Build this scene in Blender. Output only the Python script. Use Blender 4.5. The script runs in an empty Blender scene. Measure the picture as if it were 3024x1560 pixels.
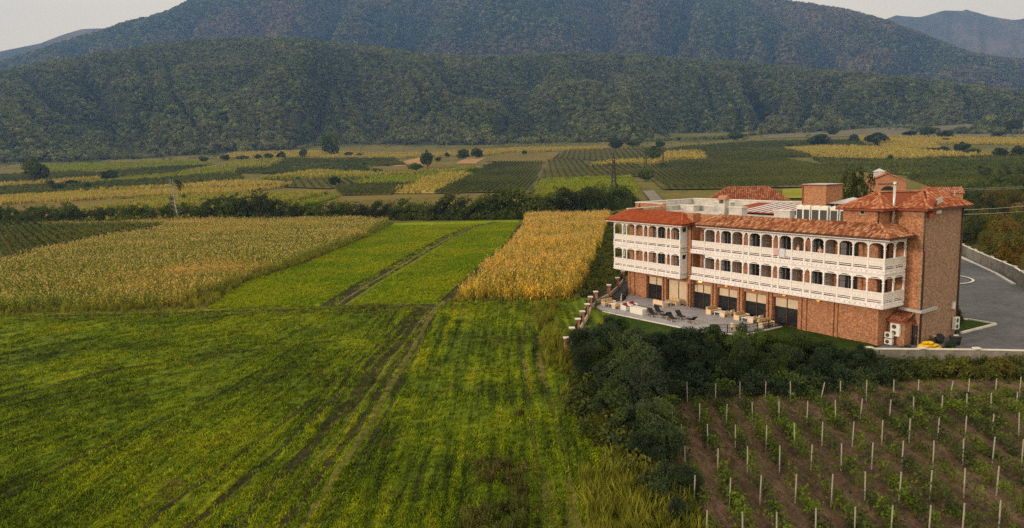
import bpy, bmesh, math, random
import numpy as np
from mathutils import Matrix, Vector, noise as mnoise

SC = bpy.context.scene
COL = SC.collection
R = math.radians
rng = np.random.default_rng(7)
random.seed(7)

# ------------------------------------------------------------------ camera
F_PX, PITCH, ROLL, CAM_Z = 2133.56, R(7.84), R(1.446), 18.577
cam_d = bpy.data.cameras.new('camera')
cam_d.sensor_width = 36.0
cam_d.lens = F_PX / 3024 * 36.0
cam_d.clip_start = 0.5
cam_d.clip_end = 40000
cam = bpy.data.objects.new('camera', cam_d)
COL.objects.link(cam)
cam.matrix_world = Matrix.Translation((0, 0, CAM_Z)) @ Matrix.Rotation(math.pi / 2 - PITCH, 4, 'X') @ Matrix.Rotation(-ROLL, 4, 'Z')
SC.camera = cam

# ------------------------------------------------------------------ light
SUN_AZ = math.atan2(-0.85, -0.42)          # clockwise from +Y
SUN_EL = R(15)
world = bpy.data.worlds.new('World')
SC.world = world
world.use_nodes = True
wn, wl = world.node_tree.nodes, world.node_tree.links
wn.clear()
wo = wn.new('ShaderNodeOutputWorld')
wb = wn.new('ShaderNodeBackground')
wb.inputs['Strength'].default_value = 0.085
sky = wn.new('ShaderNodeTexSky')
sky.sky_type = 'NISHITA'
sky.sun_disc = False
sky.sun_elevation = SUN_EL
sky.sun_rotation = SUN_AZ % (2 * math.pi)
sky.air_density = 1.0
sky.dust_density = 3.0
sky.ozone_density = 1.0
wmix = wn.new('ShaderNodeMix')            # thin veil of cloud over the whole sky
wmix.data_type = 'RGBA'
wmix.inputs['Factor'].default_value = 0.78
wmix.inputs[7].default_value = (24.6, 20.2, 14.2, 1)
wl.new(sky.outputs[0], wmix.inputs[6])
wl.new(wmix.outputs[2], wb.inputs['Color'])
wl.new(wb.outputs[0], wo.inputs['Surface'])
sun_d = bpy.data.lights.new('sun', 'SUN')
sun_d.energy = 2.6
sun_d.angle = R(7)
sun_d.color = (1.0, 0.775, 0.58)
sun = bpy.data.objects.new('sun', sun_d)
COL.objects.link(sun)
sdir = Vector((math.sin(SUN_AZ) * math.cos(SUN_EL), math.cos(SUN_AZ) * math.cos(SUN_EL), math.sin(SUN_EL)))
sun.rotation_euler = sdir.to_track_quat('Z', 'Y').to_euler()
sun.location = sdir * 300
SC.view_settings.view_transform = 'Standard'
SC.view_settings.look = 'None'
SC.view_settings.exposure = -0.24
SC.view_settings.gamma = 1.0
SC.render.engine = 'CYCLES'
cy = SC.cycles
cy.use_denoising = False
cy.max_bounces = 5
cy.diffuse_bounces = 2
cy.transparent_max_bounces = 4
cy.volume_bounces = 0
cy.caustics_reflective = False
cy.caustics_refractive = False
cy.use_adaptive_sampling = True
cy.adaptive_threshold = 0.012

# ------------------------------------------------------------------ helpers
def tag(o, label=None, cat=None, group=None, kind=None):
    if label: o['label'] = label
    if cat: o['category'] = cat
    if group: o['group'] = group
    if kind: o['kind'] = kind
    return o

def empty(name, loc=(0, 0, 0), rz=0.0, label=None, cat=None, group=None):
    o = bpy.data.objects.new(name, None)
    o.empty_display_size = 0.3
    o.location = loc
    o.rotation_euler = (0, 0, rz)
    COL.objects.link(o)
    return tag(o, label, cat, group)

def link(name, me, parent=None):
    o = bpy.data.objects.new(name, me)
    if parent is not None: o.parent = parent
    COL.objects.link(o)
    return o

def copy_tree(src, parent=None):
    c = src.copy()
    COL.objects.link(c)
    c.parent = parent
    for ch in list(src.children):
        copy_tree(ch, c)
    return c

class MB:
    """collects polygons and builds ONE mesh"""
    def __init__(self):
        self.v, self.f, self.mi, self.c = [], [], [], []
    def add(self, vs, fs, mi=0, col=None):
        n = len(self.v)
        self.v += [tuple(p) for p in vs]
        for f in fs:
            self.f.append([n + i for i in f])
            self.mi.append(mi)
            self.c.append(col if col is not None else 0.5)
    def box(self, x0, x1, y0, y1, z0, z1, mi=0, col=None):
        vs = [(x0, y0, z0), (x1, y0, z0), (x1, y1, z0), (x0, y1, z0), (x0, y0, z1), (x1, y0, z1), (x1, y1, z1), (x0, y1, z1)]
        self.add(vs, [(0, 3, 2, 1), (4, 5, 6, 7), (0, 1, 5, 4), (1, 2, 6, 5), (2, 3, 7, 6), (3, 0, 4, 7)], mi, col)
    def bar(self, a, b, w, h=None, mi=0, up=(0, 0, 1)):
        a, b = Vector(a), Vector(b)
        h = h or w
        d = (b - a).normalized()
        s = d.cross(Vector(up))
        if s.length < 1e-3: s = d.cross(Vector((1, 0, 0)))
        s.normalize()
        t = s.cross(d)
        vs = []
        for p in (a, b):
            for i, j in ((-1, -1), (1, -1), (1, 1), (-1, 1)):
                vs.append(p + s * (i * w / 2) + t * (j * h / 2))
        self.add(vs, [(0, 1, 2, 3), (7, 6, 5, 4), (0, 4, 5, 1), (1, 5, 6, 2), (2, 6, 7, 3), (3, 7, 4, 0)], mi)
    def tube(self, pts, rad, seg=8, mi=0):
        pts = [Vector(p) for p in pts]
        rs = rad if hasattr(rad, '__len__') else [rad] * len(pts)
        rings = []
        for i, p in enumerate(pts):
            d = (pts[min(i + 1, len(pts) - 1)] - pts[max(i - 1, 0)]).normalized()
            s = d.cross(Vector((0.31, 0.95, 0.05))).normalized()
            t = d.cross(s)
            rings.append([p + (s * math.cos(2 * math.pi * k / seg) + t * math.sin(2 * math.pi * k / seg)) * rs[i] for k in range(seg)])
        vs = [q for r in rings for q in r]
        fs = []
        for i in range(len(pts) - 1):
            for k in range(seg):
                a, b = i * seg + k, i * seg + (k + 1) % seg
                fs.append((a, b, b + seg, a + seg))
        fs.append(tuple(range(seg))[::-1])
        fs.append(tuple((len(pts) - 1) * seg + k for k in range(seg)))
        self.add(vs, fs, mi)
    def prism(self, poly, z0, z1, mi=0):
        n = len(poly)
        vs = [(x, y, z0) for x, y in poly] + [(x, y, z1) for x, y in poly]
        fs = [tuple(range(n))[::-1], tuple(range(n, 2 * n))] + [(i, (i + 1) % n, n + (i + 1) % n, n + i) for i in range(n)]
        self.add(vs, fs, mi)
    def mesh(self, name, mats, smooth=False, colattr=False):
        me = bpy.data.meshes.new(name)
        me.from_pydata(self.v, [], self.f)
        mats = mats if isinstance(mats, (list, tuple)) else [mats]
        for m in mats: me.materials.append(m)
        me.polygons.foreach_set('material_index', self.mi)
        if smooth: me.polygons.foreach_set('use_smooth', [True] * len(self.f))
        if colattr:
            at = me.attributes.new('tint', 'FLOAT', 'FACE')
            at.data.foreach_set('value', self.c)
        me.update()
        return me
    def build(self, name, mats, parent=None, smooth=False, colattr=False, bevel=0):
        o = link(name, self.mesh(name, mats, smooth, colattr), parent)
        if bevel:
            b = o.modifiers.new('bevel', 'BEVEL')
            b.width = bevel; b.segments = 2; b.limit_method = 'ANGLE'
        return o

def quads_mesh(name, V, mats, per=4, tint=None, smooth=False):
    """V (N*per,3) numpy array -> mesh of N separate polygons"""
    n = len(V) // per
    me = bpy.data.meshes.new(name)
    me.vertices.add(n * per)
    me.vertices.foreach_set('co', np.ascontiguousarray(V, dtype=np.float32).ravel())
    me.loops.add(n * per)
    me.loops.foreach_set('vertex_index', np.arange(n * per, dtype=np.int32))
    me.polygons.add(n)
    me.polygons.foreach_set('loop_start', np.arange(0, n * per, per, dtype=np.int32))
    if tint is not None:
        at = me.attributes.new('tint', 'FLOAT', 'FACE')
        at.data.foreach_set('value', np.asarray(tint, dtype=np.float32))
    for m in (mats if isinstance(mats, (list, tuple)) else [mats]): me.materials.append(m)
    me.update(calc_edges=True)
    return me

def grid_mesh(name, X, Y, Z, mat, smooth=True):
    ny, nx = X.shape
    V = np.stack([X, Y, Z], -1).reshape(-1, 3)
    i = np.arange(ny - 1)[:, None] * nx + np.arange(nx - 1)[None, :]
    Fc = np.stack([i, i + 1, i + 1 + nx, i + nx], -1).reshape(-1, 4)
    me = bpy.data.meshes.new(name)
    me.vertices.add(len(V)); me.vertices.foreach_set('co', V.astype(np.float32).ravel())
    me.loops.add(Fc.size); me.loops.foreach_set('vertex_index', Fc.astype(np.int32).ravel())
    me.polygons.add(len(Fc)); me.polygons.foreach_set('loop_start', np.arange(0, Fc.size, 4, dtype=np.int32))
    if smooth: me.polygons.foreach_set('use_smooth', np.ones(len(Fc), bool))
    me.materials.append(mat)
    me.update(calc_edges=True)
    return me

def vnoise(x, y, seed=0):
    """smooth value noise, numpy, ~[-1,1]"""
    x = np.asarray(x, float); y = np.asarray(y, float)
    xi, yi = np.floor(x).astype(np.int64), np.floor(y).astype(np.int64)
    xf, yf = x - xi, y - yi
    def h(a, b):
        n = (a * 374761393 + b * 668265263 + seed * 144665) & 0x7fffffff
        n = ((n ^ (n >> 13)) * 1274126177) & 0x7fffffff
        return ((n ^ (n >> 16)) & 0xffff) / 32767.5 - 1
    u, v = xf * xf * (3 - 2 * xf), yf * yf * (3 - 2 * yf)
    return (h(xi, yi) * (1 - u) + h(xi + 1, yi) * u) * (1 - v) + (h(xi, yi + 1) * (1 - u) + h(xi + 1, yi + 1) * u) * v

def fbm(x, y, oct=4, seed=0):
    r, a, s = 0, 1.0, 0
    for k in range(oct):
        r = r + a * vnoise(x * 2 ** k, y * 2 ** k, seed + k); s += a; a *= 0.5
    return r / s

# photo pixel (3024 x 1560) -> direction, and the place on the ground it stands on
def ray(px, py):
    xr, yr = px - 1512, 780 - py
    x = xr * math.cos(ROLL) + yr * math.sin(ROLL)
    y = -xr * math.sin(ROLL) + yr * math.cos(ROLL)
    return x, F_PX * math.cos(PITCH) + y * math.sin(PITCH), -F_PX * math.sin(PITCH) + y * math.cos(PITCH)

def terrain(x, y):
    y = np.asarray(y, float); x = np.asarray(x, float)
    t = np.clip((y - 260) / 1040, 0, None)
    return 57 * np.minimum(t, 1.5) ** 1.5 + np.clip((y - 420) / 400, 0, 1) * 1.6 * np.sin(x / 95 + y / 160) * np.sin(y / 70 + x / 210)

def G(px, py, z=0.0):
    dx, dy, dz = ray(px, py)
    lo = 20.0
    for k in range(400):
        hi = lo * 1.03
        if CAM_Z + dz / dy * hi < terrain(0, hi) + z or hi > 1500: break
        lo = hi
    for k in range(20):
        m = (lo + hi) / 2
        if CAM_Z + dz / dy * m < terrain(0, m) + z: hi = m
        else: lo = m
    return dx / dy * hi, hi

def inside(poly, x, y):
    res = np.zeros(np.shape(x), bool)
    n = len(poly)
    for i in range(n):
        x0, y0 = poly[i]; x1, y1 = poly[(i + 1) % n]
        c = ((y0 > y) != (y1 > y)) & (x < (x1 - x0) * (y - y0) / ((y1 - y0) if y1 != y0 else 1e-9) + x0)
        res ^= c
    return res

def scatter_pts(poly, dens, seed=1, jitter=True):
    r = np.random.default_rng(seed)
    xs = [p[0] for p in poly]; ys = [p[1] for p in poly]
    n = int((max(xs) - min(xs)) * (max(ys) - min(ys)) * dens)
    x = r.uniform(min(xs), max(xs), n); y = r.uniform(min(ys), max(ys), n)
    k = inside(poly, x, y)
    return x[k], y[k]

# ------------------------------------------------------------------ materials
def new_mat(name, rough=0.9, spec=0.2):
    m = bpy.data.materials.new(name)
    m.use_nodes = True
    b = m.node_tree.nodes['Principled BSDF']
    b.inputs['Roughness'].default_value = rough
    b.inputs['Specular IOR Level'].default_value = spec
    return m, m.node_tree.nodes, m.node_tree.links, b

def ramp(n, stops):
    r = n.new('ShaderNodeValToRGB')
    e = r.color_ramp.elements
    while len(e) < len(stops): e.new(0.5)
    for i, (p, c) in enumerate(stops):
        e[i].position = p
        e[i].color = (*c, 1)
    return r

def flat(name, col, rough=0.7, var=0.12, scale=3.0, spec=0.3, metal=0.0, bump=0.0):
    m, n, l, b = new_mat(name, rough, spec)
    b.inputs['Metallic'].default_value = metal
    tc = n.new('ShaderNodeTexCoord')
    nz = n.new('ShaderNodeTexNoise'); nz.inputs['Scale'].default_value = scale; nz.inputs['Detail'].default_value = 5
    l.new(tc.outputs['Object'], nz.inputs['Vector'])
    rp = ramp(n, [(0.3, [c * (1 - var) for c in col]), (0.7, [min(1, c * (1 + var)) for c in col])])
    l.new(nz.outputs[0], rp.inputs[0]); l.new(rp.outputs[0], b.inputs['Base Color'])
    if bump:
        bp = n.new('ShaderNodeBump'); bp.inputs['Strength'].default_value = bump; bp.inputs['Distance'].default_value = 0.05
        l.new(nz.outputs[0], bp.inputs['Height']); l.new(bp.outputs[0], b.inputs['Normal'])
    return m

def noise_node(n, l, vec, scale, detail=4, rough=0.55):
    nz = n.new('ShaderNodeTexNoise')
    nz.inputs['Scale'].default_value = scale; nz.inputs['Detail'].default_value = detail; nz.inputs['Roughness'].default_value = rough
    l.new(vec, nz.inputs['Vector'])
    return nz.outputs[0]

def mixc(n, l, fac, a, b, mode='MIX'):
    m = n.new('ShaderNodeMix'); m.data_type = 'RGBA'; m.blend_type = mode
    for s, i in ((fac, 0), (a, 6), (b, 7)):
        if hasattr(s, 'links'): l.new(s, m.inputs[i])
        else: m.inputs[i].default_value = s if i == 0 else (*s, 1)
    return m.outputs[2]

def math_n(n, l, op, a, b=None, clamp=False):
    m = n.new('ShaderNodeMath'); m.operation = op; m.use_clamp = clamp
    for s, i in ((a, 0), (b, 1)):
        if s is None: continue
        if hasattr(s, 'links'): l.new(s, m.inputs[i])
        else: m.inputs[i].default_value = s
    return m.outputs[0]

def foliage(name, dark, light, patch=None, pscale=0.12, trans=0.25, rnd=0.4, vary=0.0, pt=(0.42, 0.6)):
    """leaf colour: random per leaf (tint), per plant and by place"""
    m, n, l, b = new_mat(name, 0.75, 0.15)
    at = n.new('ShaderNodeAttribute'); at.attribute_name = 'tint'
    oi = n.new('ShaderNodeObjectInfo')
    ge = n.new('ShaderNodeNewGeometry')
    f1 = math_n(n, l, 'MULTIPLY', at.outputs['Fac'], 1 - rnd)
    f2 = math_n(n, l, 'MULTIPLY', oi.outputs['Random'], rnd)
    f = math_n(n, l, 'ADD', f1, f2)
    c = mixc(n, l, f, dark, light)
    if patch is not None:
        p = noise_node(n, l, ge.outputs['Position'], pscale, 3)
        rp = ramp(n, [(pt[0], (0, 0, 0)), (pt[1], (1, 1, 1))])
        l.new(p, rp.inputs[0])
        c = mixc(n, l, rp.outputs[0], c, mixc(n, l, at.outputs['Fac'], [q * 0.6 for q in patch], patch))
    if vary:                                   # whole plants differ in tone
        rv_ = ramp(n, [(0.0, (1 - vary,) * 3), (1.0, (1 + vary, 1 + vary, 1 + vary * .8))])
        l.new(math_n(n, l, 'FRACT', math_n(n, l, 'MULTIPLY', oi.outputs['Random'], 7.31)), rv_.inputs[0])
        c = mixc(n, l, 1.0, c, rv_.outputs[0], 'MULTIPLY')
    l.new(c, b.inputs['Base Color'])
    if trans:
        tr = n.new('ShaderNodeBsdfTranslucent'); l.new(c, tr.inputs['Color'])
        ms = n.new('ShaderNodeMixShader'); ms.inputs[0].default_value = trans
        l.new(b.outputs[0], ms.inputs[1]); l.new(tr.outputs[0], ms.inputs[2])
        l.new(ms.outputs[0], n['Material Output'].inputs['Surface'])
    return m

def brick_mat(name, c1, c2, mortar, mott, scale=1.0):
    m, n, l, b = new_mat(name, 0.95, 0.1)
    tc = n.new('ShaderNodeTexCoord')
    sp = n.new('ShaderNodeSeparateXYZ'); l.new(tc.outputs['Object'], sp.inputs[0])
    cb = n.new('ShaderNodeCombineXYZ')
    l.new(math_n(n, l, 'ADD', sp.outputs[0], sp.outputs[1]), cb.inputs[0]); l.new(sp.outputs[2], cb.inputs[1])
    bt = n.new('ShaderNodeTexBrick')
    bt.inputs['Scale'].default_value = scale
    bt.inputs['Brick Width'].default_value = 0.42; bt.inputs['Row Height'].default_value = 0.13; bt.inputs['Mortar Size'].default_value = 0.018
    bt.inputs['Color1'].default_value = (*c1, 1); bt.inputs['Color2'].default_value = (*c2, 1); bt.inputs['Mortar'].default_value = (*mortar, 1)
    bt.inputs['Bias'].default_value = 0.0
    l.new(cb.outputs[0], bt.inputs['Vector'])
    n1 = noise_node(n, l, tc.outputs['Object'], 5.0, 6, 0.9)
    r1 = ramp(n, [(0.32, (0.32, 0.28, 0.26)), (0.5, (0.90, 0.90, 0.90)), (0.66, (1.9, 1.75, 1.5))])
    l.new(n1, r1.inputs[0])
    c = mixc(n, l, 1.0, bt.outputs['Color'], r1.outputs[0], 'MULTIPLY')
    n2 = noise_node(n, l, tc.outputs['Object'], 0.35, 3)
    r2 = ramp(n, [(0.45, (0, 0, 0)), (0.75, (0.6, 0.6, 0.6))]); l.new(n2, r2.inputs[0])
    c = mixc(n, l, r2.outputs[0], c, mixc(n, l, 1.0, r1.outputs[0], mott, 'MULTIPLY'))
    l.new(c, b.inputs['Base Color'])
    bp = n.new('ShaderNodeBump'); bp.inputs['Strength'].default_value = 0.5; bp.inputs['Distance'].default_value = 0.03
    l.new(n1, bp.inputs['Height']); l.new(bp.outputs[0], b.inputs['Normal'])
    return m

def tile_mat(name, stops):
    m, n, l, b = new_mat(name, 0.9, 0.15)
    at = n.new('ShaderNodeAttribute'); at.attribute_name = 'tint'
    tc = n.new('ShaderNodeTexCoord')
    nz = noise_node(n, l, tc.outputs['Object'], 5.0, 4, 0.7)
    f = math_n(n, l, 'ADD', math_n(n, l, 'MULTIPLY', at.outputs['Fac'], 0.75), math_n(n, l, 'MULTIPLY', nz, 0.3))
    rp = ramp(n, stops); l.new(f, rp.inputs[0]); l.new(rp.outputs[0], b.inputs['Base Color'])
    return m

M = {}
M['brick'] = brick_mat('brick', (0.42, 0.165, 0.072), (0.26, 0.095, 0.05), (0.42, 0.29, 0.20), (0.34, 0.19, 0.11))
M['brick_shade_grey'] = brick_mat('brick greyed for shade', (0.32, 0.185, 0.125), (0.25, 0.145, 0.10), (0.36, 0.29, 0.23), (0.30, 0.20, 0.15))  # front brick made greyer: the side wall's shade is put into its colour
M['white'] = flat('white timber', (0.75, 0.73, 0.75), 0.6, 0.10, 1.6)
M['white_carved'] = flat('carved white timber', (0.68, 0.65, 0.62), 0.6, 0.12, 26.0, bump=0.5)
M['plaster'] = flat('grey plaster', (0.46, 0.45, 0.43), 0.9, 0.22, 1.2)
M['oldwall'] = flat('weathered render', (0.20, 0.19, 0.17), 0.95, 0.35, 1.1)
M['pale'] = flat('pale stone coping', (0.62, 0.60, 0.56), 0.85, 0.15, 1.5)
M['cream'] = flat('cream blind', (0.56, 0.46, 0.33), 0.85, 0.10, 1.5)
M['redmetal'] = flat('dark red metal', (0.20, 0.045, 0.025), 0.5, 0.15)
M['brownmetal'] = flat('brown metal', (0.075, 0.035, 0.022), 0.5, 0.2)
M['darkmetal'] = flat('dark metal', (0.022, 0.020, 0.020), 0.5, 0.2)
M['steel'] = flat('steel', (0.50, 0.50, 0.48), 0.35, 0.15, metal=0.5)
M['zinc'] = flat('zinc sheet', (0.50, 0.53, 0.56), 0.4, 0.1, metal=0.4)
M['acwhite'] = flat('white enamel', (0.66, 0.66, 0.62), 0.5, 0.05)
M['acgrille'] = flat('dark grille', (0.05, 0.055, 0.055), 0.6, 0.3, 30)
M['wood'] = flat('varnished wood', (0.30, 0.15, 0.07), 0.6, 0.2, 8)
M['palewood'] = flat('pale painted wood', (0.66, 0.52, 0.36), 0.6, 0.08, 8)
M['cushion'] = flat('sand coloured cushion', (0.52, 0.37, 0.20), 0.9, 0.1, 5)
M['blackfab'] = flat('black fabric', (0.016, 0.017, 0.018), 0.85, 0.2)
M['redfab'] = flat('red fabric', (0.30, 0.035, 0.05), 0.85, 0.2)
M['yellow'] = flat('yellow woven plastic', (0.66, 0.42, 0.01), 0.6, 0.15, 6)
M['terrace'] = flat('terrace paving', (0.30, 0.30, 0.335), 0.6, 0.16, 0.6)
M['concrete'] = flat('concrete', (0.50, 0.47, 0.42), 0.9, 0.2, 3)
M['postc'] = flat('pale post', (0.34, 0.32, 0.28), 0.9, 0.2, 4)
M['soil'] = flat('soil', (0.10, 0.07, 0.05), 0.95, 0.4, 1.5)
M['bark'] = flat('bark', (0.07, 0.055, 0.04), 0.95, 0.3, 6)
M['palebark'] = flat('pale bark', (0.45, 0.42, 0.36), 0.95, 0.2, 6)
M['curtain'] = flat('grey net curtain', (0.28, 0.265, 0.27), 0.9, 0.25, 3)
M['lattice'] = flat('pale lattice screen', (0.42, 0.36, 0.33), 0.8, 0.15, 20)
M['tile'] = tile_mat('clay tiles', [(0.0, (0.10, 0.035, 0.022)), (0.3, (0.20, 0.064, 0.032)), (0.55, (0.30, 0.115, 0.055)), (0.78, (0.40, 0.20, 0.105)), (1.0, (0.58, 0.40, 0.26))])
M['tile_new'] = tile_mat('new clay tiles', [(0.0, (0.16, 0.035, 0.014)), (0.4, (0.27, 0.062, 0.022)), (0.75, (0.34, 0.088, 0.032)), (0.93, (0.38, 0.12, 0.05)), (1.0, (0.60, 0.38, 0.25))])
M['tile_red'] = tile_mat('orange red tiles', [(0.0, (0.12, 0.032, 0.018)), (0.35, (0.25, 0.070, 0.032)), (0.7, (0.37, 0.13, 0.062)), (1.0, (0.56, 0.33, 0.20))])

def glass_mat():
    m, n, l, b = new_mat('window glass', 0.06, 0.5)
    b.inputs['Base Color'].default_value = (0.018, 0.02, 0.022, 1)
    return m
M['glass'] = glass_mat()

def lamp_mat(name, col, s):
    m = bpy.data.materials.new(name); m.use_nodes = True
    b = m.node_tree.nodes['Principled BSDF']
    b.inputs['Base Color'].default_value = (*col, 1)
    b.inputs['Emission Color'].default_value = (*col, 1); b.inputs['Emission Strength'].default_value = s
    return m
M['lamp'] = lamp_mat('lit lamp', (1.0, 0.62, 0.14), 3.0)
M['lampdim'] = lamp_mat('dim lit lamp', (1.0, 0.42, 0.04), 0.9)

# ---- ground colours
def grass_colour(n, l, pos):
    """mown meadow: bands that follow the mowing, patches of yellow, green and dry"""
    sp = n.new('ShaderNodeSeparateXYZ'); l.new(pos, sp.inputs[0])
    x, y = sp.outputs[0], sp.outputs[1]
    dx = math_n(n, l, 'ADD', x, 4.0); dy = math_n(n, l, 'ADD', y, -34.0)
    rr = math_n(n, l, 'SQRT', math_n(n, l, 'ADD', math_n(n, l, 'MULTIPLY', dx, dx), math_n(n, l, 'MULTIPLY', dy, dy)))
    k = math_n(n, l, 'MULTIPLY', math_n(n, l, 'ADD', math_n(n, l, 'MULTIPLY', x, -1.0), -15.0), 1 / 14.0, True)
    s = math_n(n, l, 'ADD', math_n(n, l, 'MULTIPLY', x, math_n(n, l, 'SUBTRACT', 1.0, k)), math_n(n, l, 'MULTIPLY', rr, k))
    ang = math_n(n, l, 'ARCTAN2', dy, dx)
    al = math_n(n, l, 'ADD', math_n(n, l, 'MULTIPLY', y, math_n(n, l, 'SUBTRACT', 1.0, k)), math_n(n, l, 'MULTIPLY', math_n(n, l, 'MULTIPLY', ang, 35.0), k))
    cb = n.new('ShaderNodeCombineXYZ')
    l.new(s, cb.inputs[0]); l.new(math_n(n, l, 'MULTIPLY', al, 0.045), cb.inputs[1])
    band = noise_node(n, l, cb.outputs[0], 1.15, 5, 0.72)
    patch = noise_node(n, l, pos, 0.075, 4, 0.6)
    fine = noise_node(n, l, pos, 1.3, 5, 0.7)
    f = math_n(n, l, 'ADD', math_n(n, l, 'ADD', math_n(n, l, 'MULTIPLY', band, 0.52), math_n(n, l, 'MULTIPLY', patch, 0.38)), math_n(n, l, 'MULTIPLY', fine, 0.10))
    rp = ramp(n, [(0.38, (0.024, 0.030, 0.008)), (0.44, (0.044, 0.070, 0.007)), (0.50, (0.092, 0.142, 0.005)), (0.56, (0.165, 0.205, 0.006)), (0.64, (0.25, 0.24, 0.012))])
    l.new(f, rp.inputs[0])
    dry = noise_node(n, l, pos, 0.21, 4, 0.7)
    rd = ramp(n, [(0.60, (0, 0, 0)), (0.74, (0.7, 0.7, 0.7))]); l.new(dry, rd.inputs[0])
    return mixc(n, l, rd.outputs[0], rp.outputs[0], (0.13, 0.085, 0.030)), fine, band

def make_grass(name, leaf=False, mul=1.0):
    m, n, l, b = new_mat(name, 0.9, 0.08)
    ge = n.new('ShaderNodeNewGeometry')
    c, fine, band = grass_colour(n, l, ge.outputs['Position'])
    if leaf:
        oi = n.new('ShaderNodeObjectInfo')
        r = ramp(n, [(0.0, (0.55 * mul,) * 3), (1.0, (1.5 * mul, 1.45 * mul, 1.3 * mul))]); l.new(oi.outputs['Random'], r.inputs[0])
        c = mixc(n, l, 1.0, c, r.outputs[0], 'MULTIPLY')
    elif mul != 1.0:
        c = mixc(n, l, 1.0, c, (mul,) * 3, 'MULTIPLY')
    l.new(c, b.inputs['Base Color'])
    if not leaf:
        bp = n.new('ShaderNodeBump'); bp.inputs['Strength'].default_value = 0.8; bp.inputs['Distance'].default_value = 0.25
        l.new(fine, bp.inputs['Height']); l.new(bp.outputs[0], b.inputs['Normal'])
    return m
M['grass'] = make_grass('meadow grass')
M['grass_leaf'] = make_grass('meadow grass blades', True, 1.15)

def patch_mat(name, stops, s1=0.05, s2=0.8, s3=4.0, w=(0.35, 0.35, 0.3), stretch=(1, 1, 1), bump=0.4, bd=0.3):
    """open ground: three sizes of noise through one ramp"""
    m, n, l, b = new_mat(name, 0.95, 0.05)
    ge = n.new('ShaderNodeNewGeometry')
    mp = n.new('ShaderNodeMapping'); mp.inputs['Scale'].default_value = stretch
    l.new(ge.outputs['Position'], mp.inputs['Vector'])
    v = mp.outputs[0]
    ns = [noise_node(n, l, v, s, 4, 0.65) for s in (s1, s2, s3)]
    f = math_n(n, l, 'MULTIPLY', ns[0], w[0])
    for q, ww in zip(ns[1:], w[1:]):
        f = math_n(n, l, 'ADD', f, math_n(n, l, 'MULTIPLY', q, ww))
    rp = ramp(n, stops); l.new(f, rp.inputs[0]); l.new(rp.outputs[0], b.inputs['Base Color'])
    bp = n.new('ShaderNodeBump'); bp.inputs['Strength'].default_value = bump; bp.inputs['Distance'].default_value = bd
    l.new(ns[1], bp.inputs['Height']); l.new(bp.outputs[0], b.inputs['Normal'])
    return m
M['valley'] = patch_mat('valley ground', [(0.36, (0.055, 0.060, 0.014)), (0.5, (0.13, 0.12, 0.030)), (0.62, (0.21, 0.16, 0.05))], 0.012, 0.15, 1.5)
M['meadow_far'] = patch_mat('mown strip', [(0.38, (0.090, 0.145, 0.003)), (0.5, (0.165, 0.235, 0.003)), (0.62, (0.235, 0.28, 0.006))], 0.05, 0.4, 2.0, stretch=(1.6, 0.5, 1))
M['soilpatch'] = patch_mat('vineyard soil', [(0.37, (0.026, 0.020, 0.015)), (0.5, (0.088, 0.058, 0.040)), (0.62, (0.19, 0.125, 0.088))], 0.25, 1.6, 9.0, stretch=(1.3, 0.35, 1), bump=0.8, bd=0.12)
M['track'] = patch_mat('dirt track', [(0.38, (0.05, 0.045, 0.022)), (0.5, (0.12, 0.105, 0.06)), (0.62, (0.26, 0.22, 0.15))], 0.3, 1.5, 6, stretch=(2, 0.4, 1))
M['asphalt'] = patch_mat('asphalt', [(0.38, (0.075, 0.080, 0.088)), (0.5, (0.118, 0.125, 0.138)), (0.62, (0.18, 0.188, 0.20))], 0.09, 1.2, 9.0, w=(0.4, 0.3, 0.3), bump=0.1)
M['lawn'] = patch_mat('lawn', [(0.38, (0.016, 0.030, 0.006)), (0.5, (0.030, 0.056, 0.008)), (0.62, (0.055, 0.085, 0.012))], 0.3, 1.5, 8)
M['forest_floor'] = patch_mat('forest floor', [(0.38, (0.018, 0.022, 0.012)), (0.5, (0.032, 0.038, 0.02)), (0.62, (0.05, 0.052, 0.028))], 0.004, 0.02, 0.1, bump=0.3, bd=3)
M['far_rock'] = patch_mat('distant slopes', [(0.38, (0.07, 0.08, 0.075)), (0.5, (0.11, 0.115, 0.11)), (0.62, (0.24, 0.20, 0.18))], 0.0006, 0.002, 0.01, bump=0.3, bd=20)
# ------------------------------------------------------------------ small plant models used by the scatters (never linked to the scene on their own)
def proto_coll(name, meshes):
    c = bpy.data.collections.new(name)
    for me in meshes:
        c.objects.link(bpy.data.objects.new(me.name, me))
    return c

def leaf_quads(C, D, L, W, r):
    """rhombic leaves: centres C, long axes D (unit), lengths L, widths W"""
    n = len(C)
    q = r.normal(size=(n, 3)); S = np.cross(D, q); S /= np.linalg.norm(S, axis=1)[:, None] + 1e-9
    L = L[:, None] / 2; W = W[:, None] / 2
    return np.stack([C - D * L, C + S * W, C + D * L, C - S * W], 1).reshape(-1, 3)

def unit(r, n):
    v = r.normal(size=(n, 3)); return v / np.linalg.norm(v, axis=1)[:, None]

def crown_points(lobes, n, r, shell=0.45):
    w = np.array([l[3] ** 2 for l in lobes]); w = w / w.sum()
    k = r.choice(len(lobes), n, p=w)
    Lb = np.array(lobes)
    u = unit(r, n)
    rad = (shell + (1 - shell) * r.random(n) ** 0.5)
    rad *= 1 + 0.16 * r.normal(size=n) * (r.random(n) < 0.3)
    P = Lb[k, :3] + u * (Lb[k, 3] * rad)[:, None] * np.array([1, 1, 0.85])
    return P, u, k

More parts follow.
